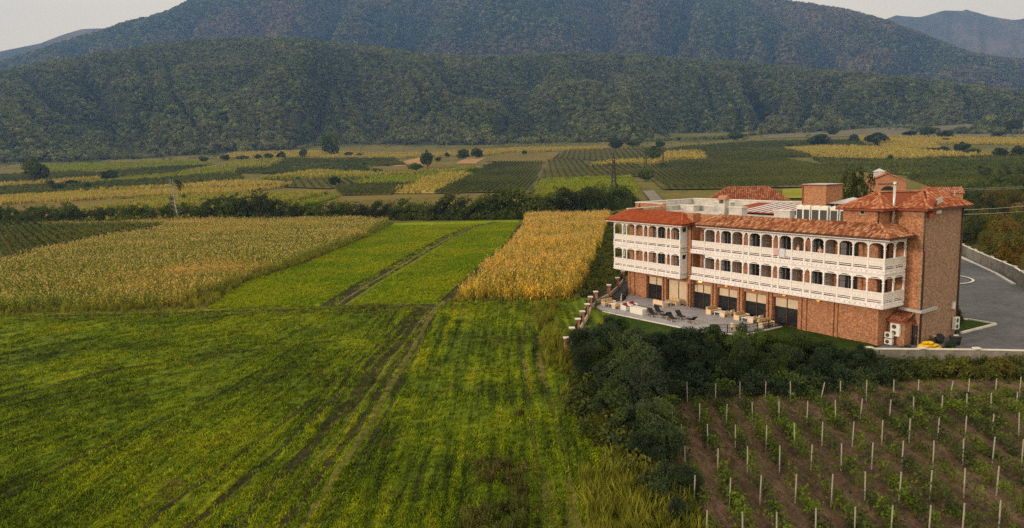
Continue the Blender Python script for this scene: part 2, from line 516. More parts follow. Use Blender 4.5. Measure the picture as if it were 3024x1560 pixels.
def crown_mesh(name, lobes, n, size, mat, seed, shell=0.45, droop=0.0):
    r = np.random.default_rng(seed)
    P, u, k = crown_points(lobes, n, r, shell)
    # thin the cloud where a coarse noise says so: gaps in the foliage
    g = vnoise(P[:, 0] / (size * 4) + seed, P[:, 1] / (size * 4) + P[:, 2] / (size * 3)) > -0.38
    P, u, k = P[g], u[g], k[g]
    D = u * 0.6 + unit(r, len(P)) * 0.9; D[:, 2] -= droop
    D /= np.linalg.norm(D, axis=1)[:, None]
    L = size * r.uniform(0.6, 1.5, len(P))
    lt = r.random(len(lobes))
    tint = np.clip(0.55 * lt[k] + 0.45 * r.random(len(P)), 0, 1)
    return quads_mesh(name, leaf_quads(P, D, L, L * 0.62, r), mat, 4, tint)

def trunk_mesh(name, h, r0, mat, seed, lean=0.0, branches=5, reach=1.0, start=0.35):
    r = random.Random(seed)
    mb = MB()
    pts = [(0, 0, -0.2)]
    x = y = 0
    for i in range(1, 6):
        x += r.uniform(-1, 1) * h * 0.02 + lean * h / 5; y += r.uniform(-1, 1) * h * 0.02
        pts.append((x, y, h * i / 5))
    mb.tube(pts, [r0 * (1.25 - 0.2 * i) for i in range(6)], 7)
    for b in range(branches):
        t = start + (1 - start) * b / branches
        i = min(4, int(t * 5)); f = t * 5 - i
        p = Vector(pts[i]).lerp(Vector(pts[i + 1]), f)
        a = b * 2.4 + r.random()
        d = Vector((math.cos(a), math.sin(a), 0.7)) * reach * h * 0.3 * (1.1 - 0.5 * t)
        mb.tube([p, p + d * 0.5 + Vector((0, 0, 0.05 * h)), p + d], [r0 * 0.45, r0 * 0.3, r0 * 0.12], 5)
    return mb.mesh(name, mat, True)

def scatter(name, P, sc, coll, label=None, cat=None, seed=0, align=None, tilt=0.12):
    """one object: points carrying instances of the models of a collection"""
    me = bpy.data.meshes.new(name)
    me.vertices.add(len(P)); me.vertices.foreach_set('co', np.asarray(P, np.float32).ravel())
    a = me.attributes.new('sc', 'FLOAT', 'POINT'); a.data.foreach_set('value', np.asarray(sc, np.float32))
    rr = np.random.default_rng(seed)
    rot = np.zeros((len(P), 3), np.float32)
    rot[:, 0] = rr.normal(0, tilt, len(P)); rot[:, 1] = rr.normal(0, tilt, len(P))
    rot[:, 2] = rr.uniform(0, 6.283, len(P)) if align is None else align + (rr.random(len(P)) < 0.5) * math.pi
    b = me.attributes.new('rot', 'FLOAT_VECTOR', 'POINT'); b.data.foreach_set('vector', rot.ravel())
    o = link(name, me)
    ng = bpy.data.node_groups.new(name, 'GeometryNodeTree')
    ng.interface.new_socket('Geometry', in_out='INPUT', socket_type='NodeSocketGeometry')
    ng.interface.new_socket('Geometry', in_out='OUTPUT', socket_type='NodeSocketGeometry')
    n, l = ng.nodes, ng.links
    gi, go = n.new('NodeGroupInput'), n.new('NodeGroupOutput')
    ip = n.new('GeometryNodeInstanceOnPoints')
    ci = n.new('GeometryNodeCollectionInfo'); ci.inputs['Collection'].default_value = coll
    ci.inputs['Separate Children'].default_value = True; ci.inputs['Reset Children'].default_value = True
    s = n.new('GeometryNodeInputNamedAttribute'); s.data_type = 'FLOAT'; s.inputs[0].default_value = 'sc'
    t = n.new('GeometryNodeInputNamedAttribute'); t.data_type = 'FLOAT_VECTOR'; t.inputs[0].default_value = 'rot'
    ip.inputs['Pick Instance'].default_value = True
    l.new(gi.outputs[0], ip.inputs['Points']); l.new(ci.outputs[0], ip.inputs['Instance'])
    l.new(s.outputs[0], ip.inputs['Scale']); l.new(t.outputs[0], ip.inputs['Rotation'])
    l.new(ip.outputs[0], go.inputs[0])
    md = o.modifiers.new('plants', 'NODES'); md.node_group = ng
    return tag(o, label, cat, None, 'stuff')

# foliage materials
M['leaf_near'] = foliage('dark acacia leaves', (0.008, 0.016, 0.008), (0.052, 0.082, 0.038), (0.085, 0.13, 0.022), 0.25, .3, .2, .25, (.52, .68))
M['leaf_shrub'] = foliage('shrub leaves', (0.016, 0.028, 0.008), (0.095, 0.125, 0.020), (0.13, 0.14, 0.02), 0.3)
M['leaf_hedge'] = foliage('hedgerow leaves', (0.011, 0.018, 0.007), (0.068, 0.086, 0.022), (0.10, 0.14, 0.014), 0.05, .25, .3, .3)
M['leaf_forest'] = foliage('forest leaves', (0.014, 0.022, 0.010), (0.215, 0.26, 0.085), (0.20, 0.215, 0.09), 0.005, 0.2, .5, .5)
M['leaf_mount'] = foliage('mountain forest leaves', (0.012, 0.018, 0.010), (0.24, 0.27, 0.11), (0.27, 0.21, 0.12), 0.0015, 0.2, .55, .62)
M['leaf_autumn'] = foliage('autumn leaves', (0.028, 0.038, 0.007), (0.13, 0.14, 0.018), (0.21, 0.12, 0.020), 0.07, .25, .4, .25)
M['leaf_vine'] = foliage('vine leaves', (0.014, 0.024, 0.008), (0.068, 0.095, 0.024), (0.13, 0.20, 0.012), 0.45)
M['leaf_vine_far'] = foliage('vine leaves far', (0.030, 0.044, 0.008), (0.105, 0.135, 0.022), (0.14, 0.155, 0.022), 0.012)
M['corn'] = foliage('maize leaves', (0.085, 0.12, 0.008), (0.34, 0.37, 0.045), (0.62, 0.43, 0.075), 0.028, 0.3, .5, .4, (.52, .68))
M['corn_gold'] = foliage('ripe maize leaves', (0.24, 0.20, 0.012), (0.72, 0.53, 0.060), (0.85, 0.55, 0.070), 0.05, 0.3, .5, .4)
M['corn_stem'] = flat('maize tassel', (0.60, 0.42, 0.17), 0.9, 0.2)
M['weed_gold'] = foliage('yellow green tall grass', (0.075, 0.095, 0.008), (0.30, 0.29, 0.025), (0.25, 0.26, 0.030), 0.35, 0.3, .5, .35)
M['weed_brown'] = foliage('brown weeds', (0.035, 0.032, 0.010), (0.15, 0.13, 0.035), (0.10, 0.13, 0.020), 0.35, 0.3, .5, .4)

def blades(name, n, h, w, spread, mat, seed, bend=0.4):
    r = np.random.default_rng(seed)
    q = []
    for i in range(n):
        a = r.uniform(0, 6.283); d = r.uniform(0, spread)
        b = np.array([math.cos(a) * d, math.sin(a) * d, 0]); a2 = r.uniform(0, 6.283)
        o = np.array([math.cos(a2), math.sin(a2), 0]); s = np.array([-o[1], o[0], 0]) * w / 2
        hh = h * r.uniform(0.6, 1.2); t = bend * hh * r.uniform(0.2, 1)
        m_ = b + o * t * 0.35 + [0, 0, hh * 0.6]; e = b + o * t + [0, 0, hh]
        q += [b - s, b + s, m_ + s, m_ - s, m_ - s, m_ + s, e + s * 0.15, e - s * 0.15]
    return quads_mesh(name, np.array(q), mat, 4, r.random(2 * n))

def corn_plant(name, h, mat, seed):
    r = np.random.default_rng(seed)
    q, mi, t = [], [], []
    w = 0.02
    for s in ((w, 0), (0, w)):
        q += [(-s[0], -s[1], 0), (s[0], s[1], 0), (s[0], s[1], h), (-s[0], -s[1], h)]; mi.append(0); t.append(0.3)
    for i in range(11):
        z = h * (0.12 + 0.78 * i / 11); a = i * 2.6 + r.uniform(-.5, .5)
        o = np.array([math.cos(a), math.sin(a), 0]); s = np.array([-o[1], o[0], 0]) * r.uniform(0.05, 0.075)
        L = r.uniform(0.38, 0.62); dr = r.uniform(-0.1, 0.35)
        p0 = np.array([0, 0, z]); p1 = p0 + o * L * 0.5 + [0, 0, 0.22 * r.uniform(0.4, 1)]; p2 = p0 + o * L - [0, 0, dr]
        q += [p0 - s * .5, p0 + s * .5, p1 + s, p1 - s, p1 - s, p1 + s, p2 + s * .2, p2 - s * .2]; mi += [0, 0]; c = r.random(); t += [c, c * .9]
    for i in range(4):
        a = r.uniform(0, 6.28); o = np.array([math.cos(a), math.sin(a), 0]) * 0.10
        q += [(-0.012, 0, h), (0.012, 0, h), (o[0] + .015, o[1], h + .28), (o[0] - .015, o[1], h + .28)]; mi.append(1); t.append(1)
    me = quads_mesh(name, np.array([tuple(p) for p in q]), [mat, M['corn_stem']], 4, t)
    me.polygons.foreach_set('material_index', mi)
    return me

# ------------------------------------------------------------------ base ground, hills, far ranges
BORDER = 97.0     # world y of the border track between the mown meadow and the strips behind it
ys = np.concatenate([np.linspace(-250, 20, 10), np.linspace(30, 420, 60), np.linspace(426, 1500, 200), np.linspace(1600, 10800, 24)])
xs = np.concatenate([np.linspace(-8500, -1400, 10), np.linspace(-1300, 1300, 200), np.linspace(1400, 8500, 10)])
X, Y = np.meshgrid(xs, ys)
Z = terrain(X, np.minimum(Y, 1500)) - 0.06
tag(link('ground', grid_mesh('ground', X, Y, Z, M['valley'])), 'olive valley floor stretching to the foot of the hills', 'ground', None, 'structure')

def el(px, py):
    dx, dy, dz = ray(px, py)
    return math.atan2(dx, dy), dz / math.hypot(dx, dy)
def profile(pts):
    e = sorted(el(*p) for p in pts)
    return np.array([q[0] for q in e]), np.array([q[1] for q in e])
FRONT = [(-700, 320), (-250, 260), (0, 212), (146, 183), (262, 162), (408, 141), (553, 118), (704, 112), (822, 109), (916, 115), (1000, 130), (1127, 139), (1233, 157), (1409, 168), (1643, 157), (1878, 162), (2113, 180), (2348, 198), (2583, 215), (2818, 244), (3024, 274), (3300, 320), (3700, 380)]
BACK = [(-700, 380), (-300, 290), (0, 184), (60, 165), (116, 148), (233, 110), (309, 89), (373, 66), (443, 51), (512, 28), (559, 2), (700, -60), (1000, -120), (1500, -150), (1900, -110), (2150, -50), (2328, 2), (2376, 9), (2506, 32), (2624, 64), (2742, 108), (2861, 157), (2950, 171), (3024, 175), (3300, 300), (3700, 400)]
FOOT = [(-700, 530), (0, 486), (300, 476), (600, 462), (850, 450), (1000, 428), (1150, 432), (1400, 430), (1700, 424), (1900, 424), (2150, 416), (2300, 392), (2477, 385), (2800, 372), (3024, 362), (3700, 340)]
fa, fe = profile(FRONT); ba, be = profile(BACK); ga, ge_ = profile(FOOT)

def foot_r(a):
    # distance where the terrain seen under the foot profile's angle is met
    e = np.interp(a, ga, ge_)
    rr_ = np.linspace(700, 1700, 400)
    out = []
    for ai, ei in zip(np.atleast_1d(a), np.atleast_1d(e)):
        zt = terrain(0, rr_ * math.cos(ai)); k = np.argmax((zt - CAM_Z) / rr_ > ei)
        out.append(rr_[k] if k else 1400)
    return np.array(out)
AZ = np.linspace(-0.62, 0.62, 460)
FR = foot_r(AZ); FR = np.convolve(np.pad(FR, 6, 'edge'), np.ones(13) / 13, 'valid')
def front_hill(a, t):
    """a azimuth, t 0 foot .. 1 crest .. 1.5 behind"""
    r0 = np.interp(a, AZ, FR); r1 = 2350 + 130 * np.sin(a * 9)
    r = r0 + (r1 - r0) * t
    zc = CAM_Z + r1 * np.interp(a, fa, fe) - 8
    zf = terrain(0, r0 * np.cos(a)) - 0.5
    tt = np.clip(t, 0, 1)
    sh = 0.45 * tt + 0.55 * np.sin(math.pi / 2 * tt) ** 1.15
    wa = a + .03 * vnoise(a * 14, tt * 3, 17)
    g1 = 1 - np.abs(vnoise(wa * 17, tt * .9 + 2, 3)) * 2.2; g2 = 1 - np.abs(vnoise(wa * 41 + tt * 2, tt * 2.2, 5)) * 2.0
    sp = -np.sin(math.pi * tt ** .85) ** 1.1 * (95 * np.clip(g1, 0, 1) ** 1.3 + 34 * np.clip(g2, 0, 1)) * (1 - .45 * tt)
    z = zf + (zc - zf) * sh + sp - np.clip(t - 1, 0, 1) * 320
    # small spurs with a bare clearing at the foot stay low
    return r * np.sin(a), r * np.cos(a), np.maximum(z, zf)
def back_hill(a, t):
    r0, r1 = 2700, 4600 + 200 * np.sin(a * 5 + 1)
    r = r0 + (r1 - r0) * t
    zc = CAM_Z + r1 * np.interp(a, ba, be) - 10
    tt = np.clip(t, 0, 1)
    zf = 90.0
    wa = a + .04 * vnoise(a * 10, tt * 3, 19)
    g1 = 1 - np.abs(vnoise(wa * 11, tt * .9 + 2, 23)) * 2.2; g2 = 1 - np.abs(vnoise(wa * 27 + tt * 2, tt * 2.2, 25)) * 2.0
    sp = -np.sin(math.pi * tt) * (260 * np.clip(g1, 0, 1) ** 1.3 + 90 * np.clip(g2, 0, 1)) * (1 - .4 * tt)
    z = zf + (zc - zf) * (0.5 * tt + 0.5 * np.sin(math.pi / 2 * tt) ** 1.2) + sp * np.clip((zc - zf) / 600, 0.2, 1) - np.clip(t - 1, 0, 1) * 700
    return r * np.sin(a), r * np.cos(a), z
T, A = np.meshgrid(np.linspace(0, 1.5, 130), AZ, indexing='ij')
tag(link('hills', grid_mesh('hills', *front_hill(A, T), M['forest_floor'])), 'low wooded hills rising behind the valley', 'hills', None, 'structure')
T, A = np.meshgrid(np.linspace(0, 1.4, 130), np.linspace(-0.75, 0.75, 460), indexing='ij')
tag(link('mountain', grid_mesh('mountain', *back_hill(A, T), M['forest_floor'])), 'broad wooded mountain filling the top of the view', 'mountain', None, 'structure')
def range_mesh(prof, r0, r1, name, amp, mat, label):
    pa, pe = profile(prof)
    T, A = np.meshgrid(np.linspace(0, 1.3, 60), np.linspace(pa[0], pa[-1], 260), indexing='ij')
    r = r0 + (r1 - r0) * T; tt = np.clip(T, 0, 1)
    zc = CAM_Z + r1 * np.interp(A, pa, pe)
    z = zc * (0.25 * tt + 0.75 * tt ** 1.3) + amp * np.sin(math.pi * tt) * (fbm(A * 40, tt * 2, 4, 31) - 0.3) + amp * 0.06 * np.sin(math.pi * tt * 0.98) * vnoise(A * 300, tt * 8, 4) - np.clip(T - 1, 0, 1) * 900
    tag(link(name, grid_mesh(name, r * np.sin(A), r * np.cos(A), z, mat)), label, 'mountain', None, 'structure')
range_mesh([(-900, 200), (-300, 190), (-100, 165), (0, 148), (116, 125), (180, 100), (239, 82), (275, 80), (309, 80), (400, 110), (600, 200)], 4700, 5600, 'distant_hill', 60, M['far_rock'], 'blue wooded hill at the far left')
range_mesh([(2200, 200), (2400, 120), (2612, 54), (2648, 41), (2719, 46), (2757, 36), (2790, 27), (2825, 27), (2843, 28), (2855, 24), (2885, 33), (2920, 43), (2960, 50), (2997, 54), (3024, 50), (3080, 44), (3300, 60), (3700, 90)], 5500, 6500, 'distant_mountain_range', 260, M['far_rock'], 'pale blue mountain range at the far right')

# forests
def tree_blob(name, h, rad, mat, seed, n=90, size=2.0):
    r = random.Random(seed)
    lobes = [(0, 0, h * 0.55, rad * 0.85)] + [(r.uniform(-.5, .5) * rad, r.uniform(-.5, .5) * rad, h * r.uniform(0.4, 0.8), rad * r.uniform(.45, .65)) for _ in range(5)]
    return crown_mesh(name, lobes, n, size, mat, seed, 0.75)
forest_c = proto_coll('forest tree models', [tree_blob('forest_tree', 9, 4.6, M['leaf_forest'], s, 130, 2.3) for s in range(5)])
mount_c = proto_coll('mountain tree models', [tree_blob('mountain_tree', 12, 8, M['leaf_mount'], 20 + s, 70, 5.0) for s in range(3)])
r = np.random.default_rng(3)
n = 78000
a = r.uniform(-0.66, 0.66, n); t = r.uniform(0, 1.06, n) ** 0.85
x, y, z = front_hill(a, t)
# clearings near the foot
cl = [[G(*q) for q in pl] for pl in ([(1000, 433), (1040, 419), (1145, 420), (1156, 436), (1053, 441)], [(1800, 430), (1850, 405), (1900, 402), (1970, 415), (1960, 432)], [(2250, 388), (2497, 376), (2954, 356), (3050, 352), (3050, 400), (2477, 402)])]
rf = np.hypot(x, y) - np.interp(a, AZ, FR)
keep = (rf > 12 + 45 * fbm(a * 60, a * 0, 3, 8)) | (t > 0.15)
keep &= (vnoise(x / 60, y / 60, 2) > -0.85)
x, y, z = x[keep], y[keep], z[keep]
s = r.uniform(0.5, 1.35, len(x)) * (1 + 0.25 * vnoise(x / 130, y / 130, 9))
scatter('forest', np.stack([x, y, z - 0.8], 1), s, forest_c, 'dark green woodland covering the low hills', 'forest', 4)
n = 90000
a = r.uniform(-0.66, 0.66, n); t = np.sqrt(r.uniform(0.06, 1.04, n))
x, y, z = back_hill(a, t)
scatter('mountain_forest', np.stack([x, y, z - 1.5], 1), r.uniform(0.6, 1.6, n), mount_c, 'blue green woodland covering the tall mountain', 'forest', 5)

# ------------------------------------------------------------------ valley fields
def poly_mesh(name, poly, mat, lift=0.05, step=6.0, thick=0.0, jit=0.0, seed=0):
    """a sheet following the terrain inside a polygon (world xy)"""
    bm = bmesh.new()
    vs = [bm.verts.new((x, y, 0)) for x, y in poly]
    try: f = bm.faces.new(vs)
    except ValueError: return None
    bmesh.ops.triangulate(bm, faces=[f])
    ysn = [p[1] for p in poly]; xsn = [p[0] for p in poly]
    for ax, lo, hi in ((1, min(ysn), max(ysn)), (0, min(xsn), max(xsn))):
        st = max(step, (hi - lo) / 70)
        q = lo + st
        while q < hi:
            co = (0, q, 0) if ax == 1 else (q, 0, 0); no = (0, 1, 0) if ax == 1 else (1, 0, 0)
            bmesh.ops.bisect_plane(bm, geom=bm.verts[:] + bm.edges[:] + bm.faces[:], plane_co=co, plane_no=no)
            q += st
    if thick:
        be_ = [e for e in bm.edges if e.is_boundary]
        ret = bmesh.ops.extrude_edge_only(bm, edges=be_)
        low = {v for v in ret['geom'] if isinstance(v, bmesh.types.BMVert)}
    else: low = set()
    rr_ = random.Random(seed)
    for v in bm.verts:
        x, y = v.co.x, v.co.y
        zz = float(terrain(x, y)) - 0.06
        v.co.z = zz + (lift + thick + rr_.uniform(-jit, jit) if v not in low else -0.3)
    me = bpy.data.meshes.new(name); bm.to_mesh(me); bm.free()
    me.materials.append(mat)
    return me

def fm(name, a, b, c, st=(1, 1, 1), s=(0.02, 0.3, 1.6)):
    return patch_mat(name, [(0.36, a), (0.5, b), (0.64, c)], *s, stretch=st, bump=0.5, bd=0.5)
FM = {
 'tan': fm('ripe crop', (0.22, 0.17, 0.04), (0.38, 0.28, 0.085), (0.50, 0.36, 0.13)),
 'orange': fm('dry stubble', (0.26, 0.15, 0.065), (0.36, 0.215, 0.10), (0.44, 0.28, 0.14)),
 'green': fm('green crop', (0.10, 0.12, 0.010), (0.21, 0.22, 0.020), (0.31, 0.29, 0.035)),
 'mix': fm('mixed crop', (0.09, 0.09, 0.020), (0.19, 0.16, 0.040), (0.28, 0.21, 0.065)),
 'dark': fm('dark green crop', (0.055, 0.068, 0.010), (0.105, 0.12, 0.018), (0.16, 0.165, 0.028)),
 'olive': fm('olive pasture', (0.080, 0.075, 0.018), (0.155, 0.125, 0.032), (0.22, 0.15, 0.05)),
 'scrub': fm('grey green scrub', (0.085, 0.085, 0.050), (0.15, 0.14, 0.085), (0.22, 0.20, 0.13)),
 'vine': fm('vineyard floor', (0.05, 0.052, 0.016), (0.095, 0.090, 0.028), (0.15, 0.125, 0.045)),
}
FIELDS = [  # kind, photo outline, label
 ('olive', [(0, 605), (350, 588), (450, 598), (160, 640), (0, 655)], 'brown green pasture strip behind the left hedgerow'),
 ('mix', [(160, 640), (430, 592), (560, 583), (700, 577), (975, 573), (790, 612), (700, 655), (250, 660)], 'patchy maize field behind the dead pale tree'),
 ('tan', [(0, 586), (200, 573), (480, 560), (700, 545), (863, 552), (700, 573), (500, 579), (160, 599), (0, 607)], 'long tan strip of ripe crop at the left'),
 ('dark', [(0, 552), (245, 545), (503, 530), (700, 510), (720, 534), (462, 562), (0, 586)], 'dark olive vineyard strip at the left'),
 ('green', [(245, 541), (503, 516), (700, 490), (700, 504), (503, 531), (272, 545)], 'thin light green strip at the left'),
 ('tan', [(0, 549), (307, 527), (299, 536), (0, 557)], 'thin tan strip beside the big dark tree'),
 ('dark', [(0, 513), (136, 507), (300, 507), (500, 490), (640, 487), (462, 516), (300, 527), (0, 544)], 'dark crop field around the big dark tree'),
 ('green', [(128, 489), (543, 475), (625, 483), (300, 501), (136, 506)], 'light green field under the left hills'),
 ('mix', [(640, 489), (700, 476), (841, 472), (795, 489), (700, 493), (520, 515)], 'pale green and tan field under the left hills'),
 ('dark', [(700, 514), (700, 495), (798, 491), (1080, 491), (1094, 503), (1000, 510), (930, 508), (810, 517)], 'dark green strip in mid valley'),
 ('dark', [(800, 489), (847, 470), (1162, 471), (1200, 487), (1080, 489)], 'dark green field under the hills'),
 ('olive', [(1100, 489), (1210, 489), (1300, 484), (1374, 493), (1110, 506)], 'olive strip in mid valley'),
 ('tan', [(640, 471), (700, 456), (890, 450), (1162, 452), (1300, 452), (1560, 440), (1560, 450), (1300, 463), (1175, 468), (840, 468)], 'dry tan grass along the foot of the hills'),
 ('orange', [(1156, 489), (1243, 463), (1250, 488)], 'small orange stubble field'),
 ('orange', [(1345, 484), (1380, 468), (1438, 467), (1405, 484)], 'small orange stubble field beside the trees'),
 ('mix', [(768, 536), (931, 509), (1108, 517), (1325, 505), (1374, 498), (1440, 500), (1100, 531), (820, 534)], 'pale tan and green strip in mid valley'),
 ('tan', [(806, 531), (931, 509), (993, 510), (940, 518), (1100, 518), (1100, 526), (850, 531)], 'tan strip in mid valley'),
 ('green', [(1026, 547), (1080, 533), (1379, 508), (1400, 524), (1330, 532), (1216, 542)], 'bright yellow green field in mid valley'),
 ('tan', [(1150, 573), (1162, 562), (1311, 520), (1374, 515), (1390, 522), (1290, 573)], 'golden ripe field beside the big vineyard'),
 ('green', [(795, 617), (990, 579), (1012, 581), (850, 622)], 'green strip behind the hedgerow'),
 ('olive', [(1012, 581), (1400, 573), (1560, 571), (1530, 600), (1400, 640), (850, 640)], 'brown green pasture behind the hedgerow'),
 ('green', [(1575, 562), (1600, 536), (1862, 525), (1888, 562), (1872, 585), (1600, 592)], 'bright yellow green field in front of the pylon'),
 ('olive', [(1430, 478), (1500, 452), (1670, 452), (1650, 474), (1600, 480)], 'olive field under the hills'),
 ('tan', [(1400, 458), (1540, 441), (1790, 437), (1802, 443), (1600, 451), (1500, 452), (1404, 464)], 'dry tan strip below the hills in mid valley'),
 ('tan', [(1740, 495), (1792, 479), (1965, 473), (1972, 482), (1850, 488)], 'tan strip crossing between vineyards'),
 ('tan', [(1948, 468), (1970, 455), (2070, 452), (2092, 464), (1970, 470)], 'pale tan patch behind the pylon'),
 ('scrub', [(2254, 400), (2497, 382), (2954, 360), (3100, 354), (3100, 404), (2520, 408), (2254, 412)], 'grey green scrubland below the right hills'),
 ('tan', [(2532, 408), (3100, 409), (3100, 429), (2755, 427), (2795, 440), (2620, 436), (2536, 416)], 'long tan field below the scrubland'),
 ('tan', [(2397, 459), (2310, 443), (2437, 434), (2636, 437), (2795, 450), (2934, 458), (2700, 466), (2620, 469)], 'wide golden field at the right'),
 ('dark', [(2010, 434), (2294, 420), (2530, 414), (2560, 432), (2437, 433), (2300, 440), (2397, 460), (2100, 462)], 'dark vineyard under the right hills'),
 ('dark', [(2620, 470), (2934, 460), (3100, 455), (3100, 475), (2700, 520), (2460, 500), (2400, 462)], 'dark green crop at the right'),
 ('dark', [(2680, 525), (2780, 490), (3100, 478), (3100, 600), (2900, 600)], 'overgrown brown green slope at the right'),
]
for i, (kd, pl, lab) in enumerate(FIELDS):
    me = poly_mesh('field', [G(*q) for q in pl], FM[kd], lift=0.20 + 0.012 * i, step=5, thick=0, seed=i)
    if me: tag(link('field', me), lab, 'field', None, 'structure')
# standing crops in the valley: jittered tufts catch the light like maize seen from afar
def tuft(name, h, n, mat, seed, sp=0.7):
    return blades(name, n, h, 0.35, sp, mat, seed, 0.5)
M['crop_tan'] = foliage('far ripe crop', (0.24, 0.195, 0.030), (0.62, 0.50, 0.13), (0.50, 0.42, 0.07), 0.02, 0.3)
M['crop_green'] = foliage('far green crop', (0.12, 0.16, 0.008), (0.36, 0.42, 0.02), (0.30, 0.32, 0.03), 0.02, 0.3)
crop_t = proto_coll('tan crop', [tuft('crop_tuft', 1.8, 10, M['crop_tan'], s) for s in range(3)])
crop_g = proto_coll('green crop', [tuft('crop_tuft', 1.2, 10, M['crop_green'], s + 5) for s in range(3)])
crop_m = proto_coll('mixed crop', [tuft('crop_tuft', 1.8, 10, M['crop_tan'], 11), tuft('crop_tuft', 1.6, 10, M['crop_green'], 12), tuft('crop_tuft', 1.7, 10, M['crop_green'], 13)])
acc = {'tan': [], 'green': [], 'mix': [], 'dark': []}
for i, (kd, pl, lab) in enumerate(FIELDS):
    if kd in acc:
        P = [G(*q) for q in pl]
        my = np.mean([p[1] for p in P])
        x, y = scatter_pts(P, 0.35 if my < 500 else 0.10, 50 + i)
        acc[kd].append(np.stack([x, y, terrain(x, y)], 1))
for kd, c, lab in (('tan', crop_t, 'ripe tan crop standing in the valley fields'), ('green', crop_g, 'yellow green crop standing in the valley fields'), ('mix', crop_m, 'mixed tan and green maize standing in the valley fields'), ('dark', proto_coll('dark crop', [crown_mesh('crop_clump', [(0, 0, .5, .9)], 26, .6, M['leaf_vine_far'], 71 + s, .3) for s in range(3)]), 'dark green vines and crops standing in the valley fields')):
    P = np.concatenate(acc[kd])
    scatter('standing_crop', P, np.random.default_rng(1).uniform(0.8, 1.5, len(P)) * np.where(P[:, 1] > 500, 1.5, 1), c, lab, 'crop', 6)

# valley vineyards: rows of vines
def vine_clump(name, mat, seed, L=1.6, h=1.5, n=26, size=0.55, stake=True):
    r = np.random.default_rng(seed)
    C = np.stack([r.uniform(-L / 2, L / 2, n), r.normal(0, 0.22, n), r.uniform(0.45, h, n)], 1)
    D = unit(r, n)
    q = leaf_quads(C, D, size * r.uniform(.6, 1.4, n), size * 0.7 * r.uniform(.6, 1.4, n), r)
    t = list(r.random(n)); mi = [0] * n
    if stake:
        w = 0.06
        q = np.concatenate([q, [(-w, 0, 0), (w, 0, 0), (w, 0, h + .25), (-w, 0, h + .25)]]); t.append(1); mi.append(1)
    me = quads_mesh(name, q, [mat, M['postc']], 4, t)
    me.polygons.foreach_set('material_index', mi)
    return me
vine_far = proto_coll('far vine models', [vine_clump('far_vine', M['leaf_vine_far'], s, stake=False) for s in range(3)] + [vine_clump('far_vine', M['leaf_vine_far'], 9)])
def vineyard(poly, rowdir, gap, sp, label, scale=1.0, seed=0, lift=0.3):
    W = [G(*q) for q in poly]
    a = math.atan2(rowdir[0], rowdir[1])      # azimuth of the rows
    d = np.array([math.sin(a), math.cos(a)]); nrm = np.array([d[1], -d[0]])
    Pw = np.array(W); u = Pw @ nrm; v = Pw @ d
    r = np.random.default_rng(seed)
    uu, vv = np.meshgrid(np.arange(u.min(), u.max(), gap), np.arange(v.min(), v.max(), sp))
    uu = uu.ravel(); vv = vv.ravel() + r.uniform(-.3, .3, uu.size)
    x = uu * nrm[0] + vv * d[0]; y = uu * nrm[1] + vv * d[1]
    k = inside(W, x, y) & (r.random(x.size) > 0.06)
    x, y = x[k], y[k]
    z = terrain(x, y) - 0.06
    me = poly_mesh('vineyard_floor', W, FM['vine'], lift=lift)
    tag(link('vineyard_floor', me), label.replace('rows of vines', 'bare floor'), 'field', None, 'structure')
    scatter('vineyard', np.stack([x, y, z + lift - .1], 1), r.uniform(.85, 1.15, len(x)) * scale, vine_far, label, 'vineyard', seed, align=math.pi / 2 - a, tilt=0.05)
# row directions: far vanishing point of each plot's rows, on the ground
def rd(p, q):
    A_, B_ = G(*p), G(*q); return (B_[0] - A_[0], B_[1] - A_[1])
vineyard([(1285, 574), (1570, 568), (1602, 480), (1470, 481), (1380, 506)], rd((1440, 572), (1540, 500)), 3.0, 1.5, 'dark rows of vines in the big plot left of the dirt track', 1.1, 1, .65)
vineyard([(1588, 532), (1622, 472), (1720, 470), (1745, 490), (1870, 488), (1940, 520), (1870, 522)], rd((1640, 528), (1625, 475)), 5.5, 1.7, 'widely spaced rows of vines right of the dirt track', 1.15, 2, .66)
vineyard([(1620, 472), (1660, 452), (1960, 436), (1975, 448), (1945, 466), (1790, 477), (1720, 470)], rd((1760, 475), (1755, 445)), 6.5, 2.2, 'dark rows of vines below the hills in mid valley', 1.3, 3, .67)
vineyard([(1975, 480), (2100, 464), (2300, 462), (2480, 500), (2560, 545), (2200, 560), (1960, 562), (1890, 500)], rd((2140, 545), (1990, 475)), 4.0, 1.7, 'broad rows of vines behind the tiled outbuilding', 1.1, 4, .68)
vineyard([(1010, 578), (1150, 579), (1216, 545), (1100, 547), (990, 557)], rd((1080, 578), (1150, 548)), 3.0, 1.5, 'dark low rows of vines in front of the golden field', 1.1, 5, .69)
vineyard([(800, 553), (972, 560), (1120, 532), (810, 537)], rd((880, 555), (870, 538)), 5.5, 1.7, 'thin rows of vines in mid valley', 1.1, 6, .70)
vineyard([(1965, 448), (2020, 432), (2290, 421), (2400, 460), (2100, 462)], rd((2040, 455), (1990, 436)), 6.0, 2.4, 'dark green rows of vines under the right hills', 1.3, 7, .71)
vineyard([(0, 785), (-40, 700), (0, 672), (240, 662), (478, 672), (270, 716), (110, 752)], rd((60, 760), (10, 690)), 2.4, 1.3, 'dark rows of vines beside the left maize field', 1.15, 8, 0.08)

# ------------------------------------------------------------------ meadow, strips, tracks
def sheet(name, poly, mat, z, label, cat, step=2.0):
    me = poly_mesh(name, poly, mat, lift=z, step=step)
    return tag(link(name, me), label, cat, None, 'structure')
